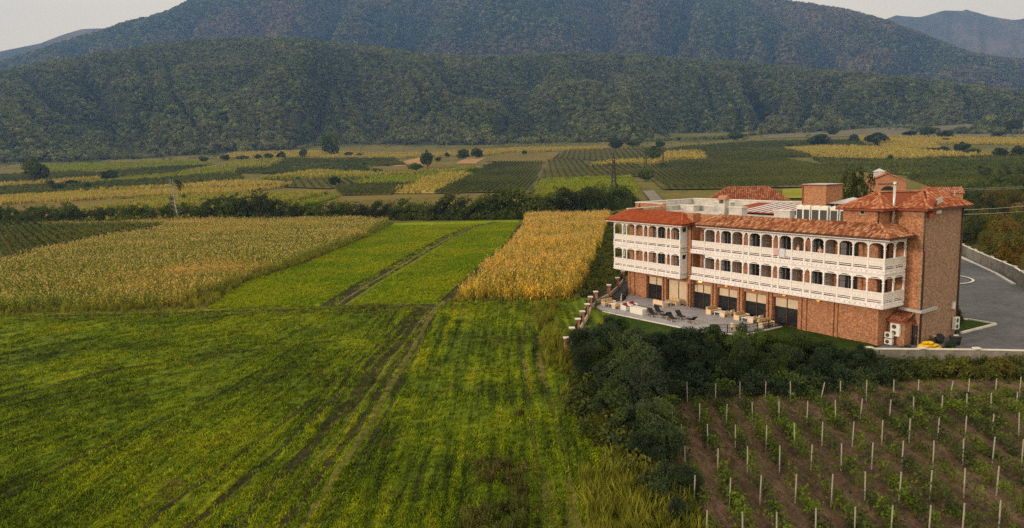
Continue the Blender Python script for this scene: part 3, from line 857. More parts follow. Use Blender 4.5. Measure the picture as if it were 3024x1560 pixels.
# mown meadow with shallow ruts as real relief
xs = np.arange(-135, 12.01, 0.33); ysm = np.arange(18, BORDER + 0.01, 0.33)
X, Y = np.meshgrid(xs, ysm)
def ruts(X, Y):
    z = np.zeros_like(X)
    for pts, w, dep in (([(-12.5, 18), (-11.6, 50), (-11.2, 70), (-10.6, 97)], 0.28, .16), ([(-10.9, 18), (-10.2, 50), (-10.0, 70), (-9.9, 97)], 0.28, .16),
                        ([(-17.4, 30), (-16.1, 45), (-14.4, 57), (-12.8, 78), (-11.3, 97)], 0.30, .12), ([(-15.6, 30), (-14.4, 45), (-13.0, 57), (-11.9, 78), (-10.9, 97)], 0.3, .10),
                        ([(1.4, 18), (1.6, 40), (1.2, 55), (0.9, 69), (2.0, 90)], 0.45, .16), ([(3.0, 18), (3.2, 40), (2.8, 55), (2.5, 69), (3.4, 90)], 0.4, .14)):
        px_ = np.interp(Y, [p[1] for p in pts], [p[0] for p in pts])
        z -= dep * np.exp(-((X - px_ + 0.12 * vnoise(Y / 3, Y * 0, 5)) / w) ** 2)
    k = np.clip((-X - 15) / 14, 0, 1)
    s_ = X * (1 - k) + np.hypot(X + 4, Y - 34) * k
    z += 0.05 * np.sin(s_ * 2.1 + 1.2 * vnoise(X / 6, Y / 6, 3)) + 0.07 * fbm(X / 1.4, Y / 2.6, 3, 2) + 0.25 * fbm(X / 25, Y / 25, 2, 4)
    for yb in (93.2, 95.4): z -= 0.10 * np.exp(-((Y - yb - 0.6 * vnoise(X / 14, X * 0, 6)) / 0.4) ** 2)
    return z
Z = ruts(X, Y) + 0.10 - np.clip((X - 7.4) * .8, 0, .6) * (Y < 60)
tag(link('meadow', grid_mesh('meadow', X, Y, Z, M['grass'])), 'mown green meadow with curving swaths and wheel tracks', 'meadow', None, 'structure')
def ribbon(name, pts, w, mat, label, lift=.035, wob=.12, step=.8):
    """a thin strip laid on the meadow, following its relief"""
    P = np.array(pts, float); d = np.concatenate([[0], np.cumsum(np.hypot(*np.diff(P, axis=0).T))])
    t = np.arange(0, d[-1], step); x = np.interp(t, d, P[:, 0]); y = np.interp(t, d, P[:, 1])
    dx, dy = np.gradient(x), np.gradient(y); L = np.hypot(dx, dy); nx, ny = dy / L, -dx / L
    off = wob * vnoise(t / 3.0, t * 0 + len(label), 3); x = x + nx * off; y = y + ny * off
    ww = w / 2 * (1 + .5 * vnoise(t / 1.7, t * 0, 5))
    cols = [-1, -.33, .33, 1]
    X_ = np.stack([x + nx * ww * c for c in cols], 1); Y_ = np.stack([y + ny * ww * c for c in cols], 1)
    Z_ = np.where(Y_ < BORDER, ruts(X_, Y_) + .10, .11) + lift
    return tag(link(name, grid_mesh(name, X_, Y_, Z_, mat)), label, 'track', None, 'structure')
M['rut_dark'] = patch_mat('bare damp rut', [(0.38, (0.016, 0.018, 0.008)), (0.5, (0.034, 0.034, 0.012)), (0.62, (0.070, 0.065, 0.022))], 0.3, 1.5, 6)
M['rut_soft'] = patch_mat('trodden grass', [(0.38, (0.030, 0.038, 0.010)), (0.5, (0.058, 0.072, 0.014)), (0.62, (0.10, 0.11, 0.022))], 0.3, 1.5, 6)
M['rut_pale'] = patch_mat('flattened straw', [(0.38, (0.06, 0.07, 0.018)), (0.5, (0.12, 0.115, 0.030)), (0.62, (0.19, 0.165, 0.055))], 0.3, 1.5, 6)
RIB = [([(-12.7, 22), (-12.3, 36), (-11.5, 50), (-11.1, 70), (-10.5, 96)], .62, 'rut_dark', 'deep dark wheel rut down the meadow'),
       ([(-10.4, 22), (-10.4, 36), (-9.9, 50), (-9.9, 70), (-9.9, 96)], .38, 'rut_dark', 'thin dark rut right of the deep one'),
       ([(-15.4, 24), (-14.9, 36), (-13.6, 50), (-12.6, 70), (-11.2, 96)], .95, 'rut_dark', 'wide dark wheel track down the meadow'),
       ([(-17.9, 24), (-17.4, 36), (-15.8, 47), (-14.2, 62), (-11.9, 96)], .55, 'rut_dark', 'leftmost dark rut of the wheel tracks'),
       ([(-20.5, 26), (-19.6, 38), (-17.4, 50), (-15.0, 66), (-12.6, 94)], .42, 'rut_dark', 'faint outer rut of the wheel tracks'),
       ([(-11.5, 22), (-11.3, 36), (-10.7, 50), (-10.5, 70), (-10.2, 96)], .42, 'rut_pale', 'pale straw strip between the two right ruts'),
       ([(-13.9, 24), (-13.5, 36), (-12.5, 50), (-11.8, 70), (-10.8, 96)], .25, 'rut_pale', 'pale straw strip between the wide tracks'),
       ([(-10.6, 84), (-10.0, 94), (-9.4, 99)], .9, 'rut_pale', 'worn pale patch where the tracks meet the border'),
       ([(-80, 95.0), (-60, 95.2), (-40, 94.6), (-20, 94.9), (-8, 95.4)], 1.1, 'rut_dark', 'dark rut of the border track'),
       ([(-80, 92.6), (-60, 93.0), (-40, 92.6), (-24, 92.7), (-12, 93.6)], .75, 'rut_dark', 'second dark rut of the border track'),
       ([(-8, 95.2), (0, 95.6), (7, 95.0), (9.6, 97)], .35, 'rut_dark', 'dark rut running to the fence corner'),
       ([(-43, 57.5), (-39.5, 66), (-32, 71.5), (-24, 74), (-16, 78), (-11.5, 88)], .5, 'rut_dark', 'curving dark swath edge in mid meadow'),
       ([(1.2, 20), (1.4, 40), (1.0, 55), (0.7, 69), (1.6, 84), (3.4, 94)], .40, 'rut_soft', 'left rut of the grassy path by the thicket'),
       ([(3.1, 20), (3.2, 40), (2.7, 55), (2.4, 69), (3.0, 84), (4.6, 94)], .38, 'rut_soft', 'right rut of the grassy path by the thicket'),
       ([(-30.8, 38), (-28.6, 46), (-25.8, 56), (-22, 65), (-16, 74)], .35, 'rut_dark', 'inner curving swath edge')]
for pts_, w_, m_, lab_ in RIB: ribbon('wheel_track', pts_, w_, M[m_], lab_)
def near_rib(x, y):
    out = np.zeros(len(x), bool)
    for pts_, w_, m_, lab_ in RIB:
        P = np.array(pts_, float)
        for (xa, ya), (xb, yb) in zip(P[:-1], P[1:]):
            L2 = (xb - xa) ** 2 + (yb - ya) ** 2
            t_ = np.clip(((x - xa) * (xb - xa) + (y - ya) * (yb - ya)) / L2, 0, 1)
            out |= np.hypot(x - xa - t_ * (xb - xa), y - ya - t_ * (yb - ya)) < w_ * .5
    return out
grass_c = proto_coll('grass models', [blades('grass_tuft', 18, 0.10, 0.028, 0.26, M['grass_leaf'], s, 1.1) for s in range(4)])
r = np.random.default_rng(11)
y = 26 + (BORDER - 1 - 26) * r.random(120000) ** 1.7; x = r.uniform(-1, 1, 120000) * 0.86 * y
k = (x < 7.5) & (x > -80) & (r.random(len(x)) < 1.1)
k &= r.random(len(x)) < np.clip(0.75 + 0.8 * fbm(x / 3, y / 5, 3, 8), 0.15, 1)
k &= ~(near_rib(x, y) & (r.random(len(x)) < np.where(x > 0, .55, .8)))
x, y = x[k], y[k]
scatter('meadow_grass', np.stack([x, y, ruts(x, y) + 0.08], 1), r.uniform(0.6, 1.5, len(x)) * (1 + y / 140), grass_c, 'short rough grass over the whole mown meadow', 'grass', 12, tilt=0.25)

MID = [(-41.9, BORDER + .5), (-10.4, BORDER + .5), (-6.6, 130), (-1.6, 168), (1.6, 215), (3.0, 243), (-41.0, 243), (-38.5, 196), (-41, 142), (-44.6, 118)]
sheet('grass_strip', MID, M['meadow_far'], 0.10, 'bright green mown strip between the two maize fields', 'meadow')
TRK = [(-24.4, 97.2), (-23.3, 115), (-20.9, 140), (-19.2, 160), (-16.0, 190), (-13.0, 210), (-9.5, 224), (-4, 236)]
BAND = [(x - 2.2, y) for x, y in TRK] + [(x + 1.2, y) for x, y in TRK][::-1]
sheet('broad_rut', BAND, M['rut_dark'], 0.12, 'broad dark tractor rut across the green strip', 'track', 3)  # broad dark strip of ground laid along the tractor track
for dxx, w in ((0.1, 0.5), (1.6, 0.35)):
    L_ = [(x + dxx - w / 2, y) for x, y in TRK]; R_ = [(x + dxx + w / 2, y) for x, y in TRK]
    sheet('wheel_track', L_ + R_[::-1], M['track'], 0.135 + dxx * 0.002, 'pale wheel rut crossing the green strip' if dxx else 'darker wheel rut crossing the green strip', 'track', 3)
DITCH = [(-9.6, 97.5), (-7.4, 115), (-5.0, 135), (-1.2, 165), (1.2, 195), (3.4, 225)]
M['ditch'] = patch_mat('rough dark verge', [(0.38, (0.03, 0.028, 0.010)), (0.5, (0.06, 0.055, 0.016)), (0.62, (0.11, 0.085, 0.03))], 0.2, 1, 5)
sheet('verge', [(x - 0.7, y) for x, y in DITCH] + [(x + 1.7, y) for x, y in DITCH][::-1], M['rut_dark'], 0.16, 'dark verge along the edge of the golden maize', 'verge', 3)
strip_c = proto_coll('strip grass', [blades('strip_tuft', 14, 0.30, 0.07, 0.35, M['grass_leaf'], s + 40, 0.8) for s in range(3)])
M['strip_leaf'] = foliage('bright grass blades', (0.10, 0.165, 0.002), (0.24, 0.34, 0.004), (0.33, 0.38, 0.006), 0.06, 0.3, .5, .2)
strip_c = proto_coll('strip grass', [blades('strip_tuft', 16, 0.28, 0.06, 0.35, M['strip_leaf'], s + 40, 0.8) for s in range(3)])
x, y = scatter_pts(MID, 5.0, 13)
tx = np.interp(y, [p[1] for p in TRK], [p[0] for p in TRK])
k = ~(((x - tx > -2.1) & (x - tx < 1.2) & (np.random.default_rng(4).random(len(x)) < .88)) | (np.abs(x - tx - 1.6) < 0.35)) & (y < 230)
x, y = x[k], y[k]
scatter('strip_grass', np.stack([x, y, np.full_like(x, .08)], 1), np.random.default_rng(5).uniform(.6, 1.4, len(x)), strip_c, 'soft bright grass on the strip between the maize fields', 'grass', 14, tilt=0.2)

# maize
C1 = [(-175, 264), (-118, 250), (-112, 225), (-117, 197), (-108.8, 152.4), (-110, 100), (-70.9, 98.5), (-46.5, 99.8), (-45.5, 118), (-43, 142), (-40, 196), (-41, 246), (-64, 262), (-110, 268)]
C1b = [(-175, 150), (-108.8, 152.4), (-80, 128), (-80, 99), (-175, 99)]
C2 = [(-8.0, BORDER + 1.5), (8.0, BORDER - .5), (18.3, 152.7), (27, 205), (34.5, 250), (5.6, 250), (4.9, 225), (2.8, 195), (.4, 165), (-3.4, 135), (-5.6, 115)]
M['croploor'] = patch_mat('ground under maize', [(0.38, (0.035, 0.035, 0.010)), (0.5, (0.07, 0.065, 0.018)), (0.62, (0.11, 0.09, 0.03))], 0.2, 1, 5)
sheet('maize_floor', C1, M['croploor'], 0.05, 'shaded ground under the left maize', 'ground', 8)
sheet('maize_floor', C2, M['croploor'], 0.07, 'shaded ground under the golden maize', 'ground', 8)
corn_c = proto_coll('green maize models', [corn_plant('maize_plant', 1.7, M['corn'], s) for s in range(5)])
gold_c = proto_coll('golden maize models', [corn_plant('ripe_maize_plant', 1.9, M['corn_gold'], s + 10) for s in range(4)] + [corn_plant('maize_plant', 1.8, M['corn'], 30)])
def maize(poly, rowgap, sp, coll, label, seed, smul=1.0):
    xs = [p[0] for p in poly]; ysq = [p[1] for p in poly]
    r = np.random.default_rng(seed)
    xx, yy = np.meshgrid(np.arange(min(xs), max(xs), rowgap), np.arange(min(ysq), max(ysq), sp))
    xx = (xx + r.normal(0, .12, xx.shape)).ravel(); yy = (yy + r.normal(0, .2, yy.shape)).ravel()
    dev = 1.2 * vnoise(xx / 5, yy / 5, 7)
    k = inside(poly, xx + dev, yy + dev) & (r.random(xx.size) < 0.86 + 0.25 * vnoise(xx / 8, yy / 8, 3))
    xx, yy = xx[k], yy[k]
    s = smul * r.uniform(.75, 1.2, len(xx)) * (1 + .14 * vnoise(xx / 9, yy / 9, 5))
    return scatter('maize', np.stack([xx, yy, np.full_like(xx, 0.02)], 1), s, coll, label, 'maize', seed)
maize(C1, 0.80, 0.55, corn_c, 'patchy green and tan maize in the wide left field', 21)
maize(C2, 0.75, 0.42, gold_c, 'tall golden ripe maize in the strip near the hotel', 22, 1.12)

# weeds along the borders
wg = proto_coll('tall grass models', [blades('tall_grass_tuft', 22, 0.9, 0.045, 0.3, M['weed_gold'], s, 0.55) for s in range(4)])
wb_ = proto_coll('brown weed models', [blades('weed_blades', 24, .75, .05, .35, M['weed_brown'], 70 + s, .5) for s in range(3)] + [crown_mesh('weed_clump', [(0, 0, .35, .45), (.3, .1, .25, .35), (-.2, .25, .5, .3)], 120, 0.12, M['weed_brown'], s, 0.2) for s in range(1)])
bush_c = proto_coll('bush models', [crown_mesh('bush_clump', [(0, 0, .5, .6), (.4, .1, .35, .45), (-.3, .35, .6, .45)], 200, 0.18, M['leaf_shrub'], s + 5, 0.2) for s in range(3)])
def weeds(name, poly, dens, coll, label, seed, smin, smax, z=0.05, cut=-1):
    x, y = scatter_pts(poly, dens, seed)
    k = vnoise(x / 2.2, y / 3.5, seed) > cut
    x, y = x[k], y[k]
    return scatter(name, np.stack([x, y, np.full_like(x, z)], 1), np.random.default_rng(seed).uniform(smin, smax, len(x)), coll, label, 'weeds', seed, tilt=0.2)
weeds('tall_grass', [(3.6, 30), (9.0, 30), (9.3, 37), (8.0, 47), (5.4, 60), (5.2, 69), (4.0, 74), (3.6, 62), (4.0, 50)], 9, wg, 'tall yellow green grass between the path and the vineyard', 31, .6, 1.3, cut=-0.1)
weeds('tall_grass', [(3.2, 62), (5.0, 62), (5.6, 70), (4.6, 84), (6.5, 95), (2.5, 95), (2.6, 75)], 4, wg, 'pale tall grass outside the boundary fence', 32, .6, 1.2, cut=-0.3)
weeds('brown_weeds', [(-3.4, 30), (0.7, 30), (0.8, 44), (0.5, 52), (-1.0, 50), (-2.6, 42)], 5, wb_, 'brown weeds along the left side of the path', 33, .5, 1.1, cut=0.0)
weeds('bushes', [(6.6, 38), (9.4, 34), (9.6, 38), (9.0, 49), (6.0, 60), (4.4, 64), (4.4, 50)], 1.6, bush_c, 'dark bushes between the path and the vineyard', 34, .8, 1.7, cut=-0.3)
weeds('tall_grass', [(-45.5, 98.5), (-42.0, 98.5), (-44.5, 118), (-41, 142), (-38.5, 196), (-39, 240), (-41, 240), (-41, 196), (-43.5, 142), (-47, 118)], 2.2, wg, 'tan grass edge of the left maize field', 35, .7, 1.3)
weeds('tall_grass', [(-110, 97.0), (-44, 97.0), (-44, 99.5), (-110, 100)], 2.5, wg, 'grassy verge in front of the left maize', 36, .5, 1.1)
weeds('tall_grass', [(-9, 96.6), (9, 95.6), (9, 98), (-9, 99)], 3.0, wg, 'grassy verge in front of the golden maize', 37, .4, .9)
weeds('brown_weeds', [(8.5, 96), (13, 101), (21, 123), (31, 220), (40, 255), (36, 255), (27, 205), (18.8, 152.7)], 0.8, bush_c, 'green verge between the golden maize and the hotel fence', 38, .6, 1.4)
x, y = scatter_pts([(-80, 90.5), (4, 90.5), (6, 97), (-80, 97)], 2.0, 40)
k = ~near_rib(x, y); x, y = x[k], y[k]
scatter('border_grass', np.stack([x, y, ruts(x, y) + .08], 1), np.random.default_rng(41).uniform(.25, .6, len(x)), wg, 'rough grass beside the border track', 'grass', 42)
# ------------------------------------------------------------------ hotel (x along the facade, y into the building)
BYAW = R(57.448); BX, BY = 35.532, 68.149
def W2(u, v, z=0.0):
    return (BX + u * math.cos(BYAW) + v * math.sin(BYAW), BY - u * math.sin(BYAW) + v * math.cos(BYAW), z)
hotel = empty('hotel_building', (BX, BY, 0), -BYAW, 'brick hotel with two storeys of carved white wooden galleries and tiled roofs', 'hotel')

def boxes(name, mat, lst, parent=hotel, bevel=0):
    mb = MB()
    for b in lst: mb.box(*b)
    return mb.build(name, mat, parent, bevel=bevel)
Bk, Bg = M['brick'], M['brick_shade_grey']
ZE = 13.4
# ground floor front wall with its openings
OPEN = [(-33.45, -30.45), (-29.75, -26.1), (-25.25, -22.15), (-21.25, -18.1), (-17.25, -14.0), (-13.15, -9.95)]
mb = MB()
mb.box(-37.2, -33.45, .9, 1.2, 0, 3.85)
for a, b in zip([o[1] for o in OPEN[:-1]], [o[0] for o in OPEN[1:]]): mb.box(a, b, .9, 1.2, 0, 3.85)
mb.box(-9.95, -.8, .9, 1.2, 0, 3.85)
for a, b in OPEN: mb.box(a, b, .9, 1.2, 3.2, 3.85)
mb.box(-37.2, -36.9, 1.2, 7.5, 0, 11.9)
mb.box(-1.1, -.8, 1.2, 3.86, 0, 3.85)
front = mb.build('front_wall', Bk, hotel)
def pil(u, w, y0=.74): boxes('pilaster', Bk, [(u - w, u + w, y0, .897, 0, 3.84)], front)
for u in (-36.95, -36.0, -33.95, -33.6): pil(u, .16)
for a, b in zip([o[1] for o in OPEN[:-1]], [o[0] for o in OPEN[1:]]): pil((a + b) / 2 - .25, .13, .72); pil((a + b) / 2 + .25, .13, .72)
for u in (-9.55, -8.95, -5.75, -5.3, -1.25, -.95): pil(u, .14)
# glazed doors and blinds
for i, (a, b) in enumerate(OPEN):
    g = boxes('glass_door', M['glass'], [(a, b, 1.28, 1.32, 0.02, 3.2)])
    mb = MB(); m_ = (a + b) / 2
    for u in (a + .04, m_, b - .04): mb.box(u - .05, u + .05, 1.2, 1.275, 0.02, 3.19)
    mb.box(a, b, 1.2, 1.273, 3.1, 3.19); mb.box(a, b, 1.2, 1.273, 0.02, .12)
    mb.build('frame', M['brownmetal'], g)
    zb = 0.14 if i == 1 else (2.1 if i != 3 else 2.2)
    mb = MB()
    for q, (s, e) in enumerate(((a + .1, m_ - .06), (m_ + .06, b - .1))):
        nn = 4 if i == 1 else 2
        for j in range(nn):
            z0 = zb + (3.08 - zb) * j / nn
            mb.box(s, e, 1.245 + .008 * (j % 2), 1.276, z0, zb + (3.08 - zb) * (j + 1) / nn)
    mb.build('blind', M['cream'], g)
# the walls behind the galleries
boxes('gallery_wall', Bk, [(-36.9, -25.65, .9, 1.15, 3.86, 12.0), (-24.7, -1.5, 1.5, 1.7, 3.86, 11.9), (-25.65, -24.7, .3, 1.7, 3.2, 12.0), (-1.75, -1.5, 1.7, 3.86, 3.86, 13.35)])
boxes('upper_wall', Bk, [(-5.4, -1.5, 1.45, 1.7, 11.4, 13.35), (-5.4, -5.2, 1.7, 11.0, 11.4, 13.35), (-1.5, 1.515, 3.86, 4.1, 0, 13.35), (-5.2, 1.3, 10.95, 11.2, 0, 13.35)])
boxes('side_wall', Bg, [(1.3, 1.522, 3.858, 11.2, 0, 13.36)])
# left rear wing with parapet
boxes('wing_wall', Bk, [(-43, -36.9, 7.5, 7.75, 0, 12.45), (-43, -42.75, 7.75, 19.5, 0, 12.45), (-42.75, -12, 19.3, 19.5, 0, 12.5)])
boxes('flat_roof', M['plaster'], [(-36.9, -5.4, 1.7, 7.75, 11.2, 11.4), (-42.75, -5.4, 7.75, 19.3, 11.2, 11.42)])
pp = boxes('parapet', M['plaster'], [(-37.9, -37.6, 1.3, 11.4, 11.42, 12.02), (-37.6, -31.0, 11.2, 11.4, 11.42, 12.1), (-42.74, -42.5, 7.76, 19.29, 11.43, 12.46), (-42.5, -12.2, 19.1, 19.29, 11.43, 12.52)])
boxes('coping', M['pale'], [(-43.06, -37.4, 7.45, 7.85, 12.46, 12.56), (-43.06, -42.45, 7.85, 19.6, 12.47, 12.57), (-42.45, -11.9, 19.0, 19.6, 12.53, 12.62), (-37.95, -37.55, 1.2, 11.45, 12.03, 12.12), (-37.55, -30.95, 11.15, 11.45, 12.11, 12.19)], pp)

# --- tiled roofs
def clip_col(P2, x):
    ys_ = []
    n = len(P2)
    for i in range(n):
        (x0, y0), (x1, y1) = P2[i], P2[(i + 1) % n]
        if (x0 - x) * (x1 - x) < 0: ys_.append(y0 + (y1 - y0) * (x - x0) / (x1 - x0))
    return (min(ys_), max(ys_)) if len(ys_) >= 2 else None
def tile_plane(mb, poly, pitch=.24, row=.40, rs=None, lo=0.0, hi=1.0):
    rs = rs or random
    P = [Vector(p) for p in poly]
    ex = (P[1] - P[0]).normalized()
    nrm = (P[1] - P[0]).cross(P[2] - P[0]).normalized()
    if nrm.z < 0: nrm = -nrm
    sy = nrm.cross(ex)
    if sy.z < 0: sy = -sy
    P2 = [((p - P[0]).dot(ex), (p - P[0]).dot(sy)) for p in P]
    mb.add([p - nrm * .01 for p in P], [tuple(range(len(P)))], 0, 0.1)
    x0, x1 = min(p[0] for p in P2), max(p[0] for p in P2)
    k = int((x1 - x0) / pitch); 
    for c in range(k):
        x = x0 + (c + .5) * (x1 - x0) / k
        sp = clip_col(P2, x)
        if not sp: continue
        s, e = sp
        s -= .04
        while s < e - .05:
            t = min(s + row + .03, e)
            col = lo + (hi - lo) * rs.random()
            j = rs.uniform(-.012, .012)
            ring = []
            for yy, lift in ((s, .035), (t, .0)):
                for q in range(5):
                    a = math.pi * q / 4
                    ring.append(P[0] + ex * (x + j + pitch * .43 * math.cos(a)) + sy * yy + nrm * (lift + pitch * .36 * math.sin(a)))
            mb.add(ring, [(q, q + 1, q + 6, q + 5) for q in range(4)] + [(0, 1, 2, 3, 4)], 0, col)
            s += row
def ridge(mb, a, b, rs=random, w=.13, lo=.4, hi=1.0):
    a, b = Vector(a), Vector(b); n = max(1, int((b - a).length / .4)); 
    d = (b - a).normalized(); s = d.cross(Vector((0, 0, 1))).normalized(); up = s.cross(d)
    for i in range(n):
        p, q = a.lerp(b, i / n), a.lerp(b, (i + 1) / n)
        ring = []
        for c, l_ in ((p, .05), (q, .03)):
            for k in range(5):
                t = math.pi * k / 4
                ring.append(c + s * w * math.cos(t) + up * (l_ + w * .8 * math.sin(t)))
        mb.add(ring, [(k, k + 1, k + 6, k + 5) for k in range(4)] + [(0, 1, 2, 3, 4)], 0, lo + (hi - lo) * rs.random())
def tiled_roof(name, planes, ridges, mat, parent, lo=0, hi=1, seed=1, pitch=.24, row=.40):
    rs = random.Random(seed); mb = MB()
    for p in planes: tile_plane(mb, p, pitch, row, rs, lo, hi)
    for a, b in ridges: ridge(mb, a, b, rs)
    return mb.build(name, mat, parent, colattr=True)
EZ = 10.82
A0, A1_ = (-21.2, 1.5, 11.95), (-1.5, 1.5, 11.95)
r1 = tiled_roof('gallery_roof', [
    [(-23.2, -.85, EZ), (.85, -.85, EZ), A1_, A0],
    [(.85, -.85, EZ), (.85, 3.6, EZ), (-1.5, 3.86, 11.95), A1_],
    [(-23.2, 1.5, EZ), (-23.2, -.85, EZ), A0]],
    [(A1_, (.85, -.85, EZ)), (A0, (-23.2, -.85, EZ))], M['tile'], hotel, .12, 1.0, 2)
boxes('gutter', M['brownmetal'], [(-23.2, .95, -.97, -.86, EZ - .17, EZ - .01), (.86, .97, -.86, 3.6, EZ - .17, EZ - .01)], r1)
boxes('soffit', M['white'], [(-23.1, .84, -.84, .0, EZ - .12, EZ - .06), (-0.02, .84, 0.0, 3.55, EZ - .12, EZ - .06), (-23.1, .9, -.90, -.855, EZ - .26, EZ - .18)], r1)
B0, B1 = (-36.7, .9, 12.05), (-27.0, .9, 12.05)
r2 = tiled_roof('gallery_roof', [
    [(-38.95, -1.75, 10.76), (-24.55, -1.75, 10.76), B1, B0],
    [(-24.55, -1.75, 10.76), (-24.55, .85, 10.9), B1],
    [(-38.95, 3.4, 10.9), (-38.95, -1.75, 10.76), B0, (-36.9, 3.4, 12.05)]],
    [(B1, (-24.55, -1.75, 10.76)), (B0, (-38.95, -1.75, 10.76))], M['tile_new'], hotel, .15, .9, 3)
boxes('gutter', M['redmetal'], [(-38.95, -24.45, -1.86, -1.76, 10.6, 10.75), (-24.54, -24.44, -1.76, .8, 10.6, 10.75)], r2)
boxes('soffit', M['white'], [(-38.9, -24.56, -1.72, .3, 10.64, 10.7), (-38.9, -24.5, -1.80, -1.765, 10.5, 10.6)], r2)
P1, P2, P3, P4 = (-3.35, 4.2, 14.85), (-.65, 7.2, 14.85), (.3, 9.0, 14.8), (-5.0, 9.0, 14.8)
r3 = tiled_roof('hipped_roof', [
    [(-5.9, .95, ZE), (-.95, .95, ZE), P1],
    [(-.95, .95, ZE), (-.95, 3.35, ZE), P1],
    [(-.95, 3.35, ZE), (2.05, 3.35, ZE), P2, P1],
    [(2.05, 3.35, ZE), (2.05, 11.7, ZE), P3, P2],
    [(2.05, 11.7, ZE), (-7.5, 11.7, ZE), P4, P3],
    [(-7.5, 11.7, ZE), (-5.9, .95, ZE), P1, P4]],
    [(P1, (-.95, .95, ZE)), (P1, P2), (P2, (2.05, 3.35, ZE)), (P2, P3), (P3, (2.05, 11.7, ZE)), (P1, (-5.9, .95, ZE))], M['tile_red'], hotel, .2, 1.0, 4)
boxes('gutter', M['redmetal'], [(-5.9, -.9, .85, .94, ZE - .2, ZE - .02), (-.94, -.85, .94, 3.3, ZE - .2, ZE - .02), (-.85, 2.05, 3.25, 3.34, ZE - .2, ZE - .02)], r3)
boxes('gutter', M['brownmetal'], [(2.06, 2.15, 3.25, 11.7, ZE - .16, ZE - .01)], r3)
boxes('soffit', M['redmetal'], [(-5.8, -1.0, 1.0, 1.44, ZE - .12, ZE - .06), (-1.45, 2.0, 3.4, 3.85, ZE - .12, ZE - .06), (1.53, 2.0, 3.86, 11.6, ZE - .12, ZE - .06)], r3)
w = boxes('attic_window', M['glass'], [(-3.52, -3.1, 1.40, 1.445, 12.85, 13.2)])
boxes('frame', M['concrete'], [(-3.58, -3.04, 1.38, 1.397, 12.79, 12.85), (-3.58, -3.04, 1.38, 1.397, 13.2, 13.26), (-3.58, -3.52, 1.38, 1.397, 12.85, 13.2), (-3.1, -3.04, 1.38, 1.397, 12.85, 13.2)], w)

# --- white galleries
WOP, NOP = {}, {}
def arch_mesh(wd, top, t=.07):
    key = (round(wd, 2), top)
    if key in WOP: return WOP[key]
    if wd > 1.2:
        half = [(0, 2.26), (.12, 2.26), (.13, 2.38), (.21, 2.40), (.23, 2.49), (.36, 2.51), (.45, 2.57), (wd / 2, 2.60)]
    else:
        half = [(0, 2.10), (.10, 2.10), (.12, 2.26), (.17, 2.30), (.20, 2.42), (.27, 2.50), (wd / 2, 2.60)]
    prof = half + [(wd - x, z) for x, z in half[::-1][1:]]
    mb = MB()
    n = len(prof)
    for y in (-t / 2, t / 2):
        for i in range(n - 1):
            (xa, za), (xb, zb) = prof[i], prof[i + 1]
            mb.add([(xa, y, za), (xb, y, zb), (xb, y, top), (xa, y, top)], [(0, 1, 2, 3)])
    for i in range(n - 1):
        (xa, za), (xb, zb) = prof[i], prof[i + 1]
        mb.add([(xa, -t / 2, za), (xb, -t / 2, zb), (xb, t / 2, zb), (xa, t / 2, za)], [(0, 1, 2, 3)])
    mb.box(.05, wd - .05, -t / 2 - .03, -t / 2 - .002, top - .34, top - .28)
    WOP[key] = mb.mesh('arch_panel', M['white'])
    return WOP[key]
RM = {}
def rail_mesh(wd):
    key = round(wd, 2)
    if key in RM: return RM[key]
    mb = MB()
    mb.box(0.05, wd - .05, -.035, .035, 1.04, 1.12)
    mb.box(0.05, wd - .05, -.02, .02, .42, 1.04, 1)
    mb.box(0.05, wd - .05, -.035, .035, .36, .42)
    mb.box(0.05, wd - .05, -.03, .03, .20, .27)
    mb.box(0.05, wd - .05, -.035, .035, .0, .07)
    k = max(2, int(wd / .30))                     # carved lozenges on the panel
    for i in range(k):
        c = .1 + (wd - .2) * (i + .5) / k
        mb.add([(c - .10, -.031, .73), (c, -.031, .56), (c + .10, -.031, .73), (c, -.031, .90)], [(0, 1, 2, 3)], 0)
        mb.box(c - .015 + (wd - .2) / k / 2, c + .015 + (wd - .2) / k / 2, -.034, -.022, .44, 1.02, 0)
    RM[key] = mb.mesh('railing_panel', [M['white'], M['white_carved']])
    return RM[key]
PM = {}
def post_mesh(top):
    if top in PM: return PM[top]
    mb = MB()
    mb.box(-.07, .07, -.07, .07, 0, top)
    mb.box(-.10, .10, -.10, .10, 0, .34); mb.box(-.095, .095, -.095, .095, 1.0, 1.16)
    mb.box(-.11, .11, -.11, .11, 2.02, 2.10); mb.box(-.09, .09, -.09, .09, top - .5, top - .02)
    PM[top] = mb.mesh('post', M['white'])
    return PM[top]
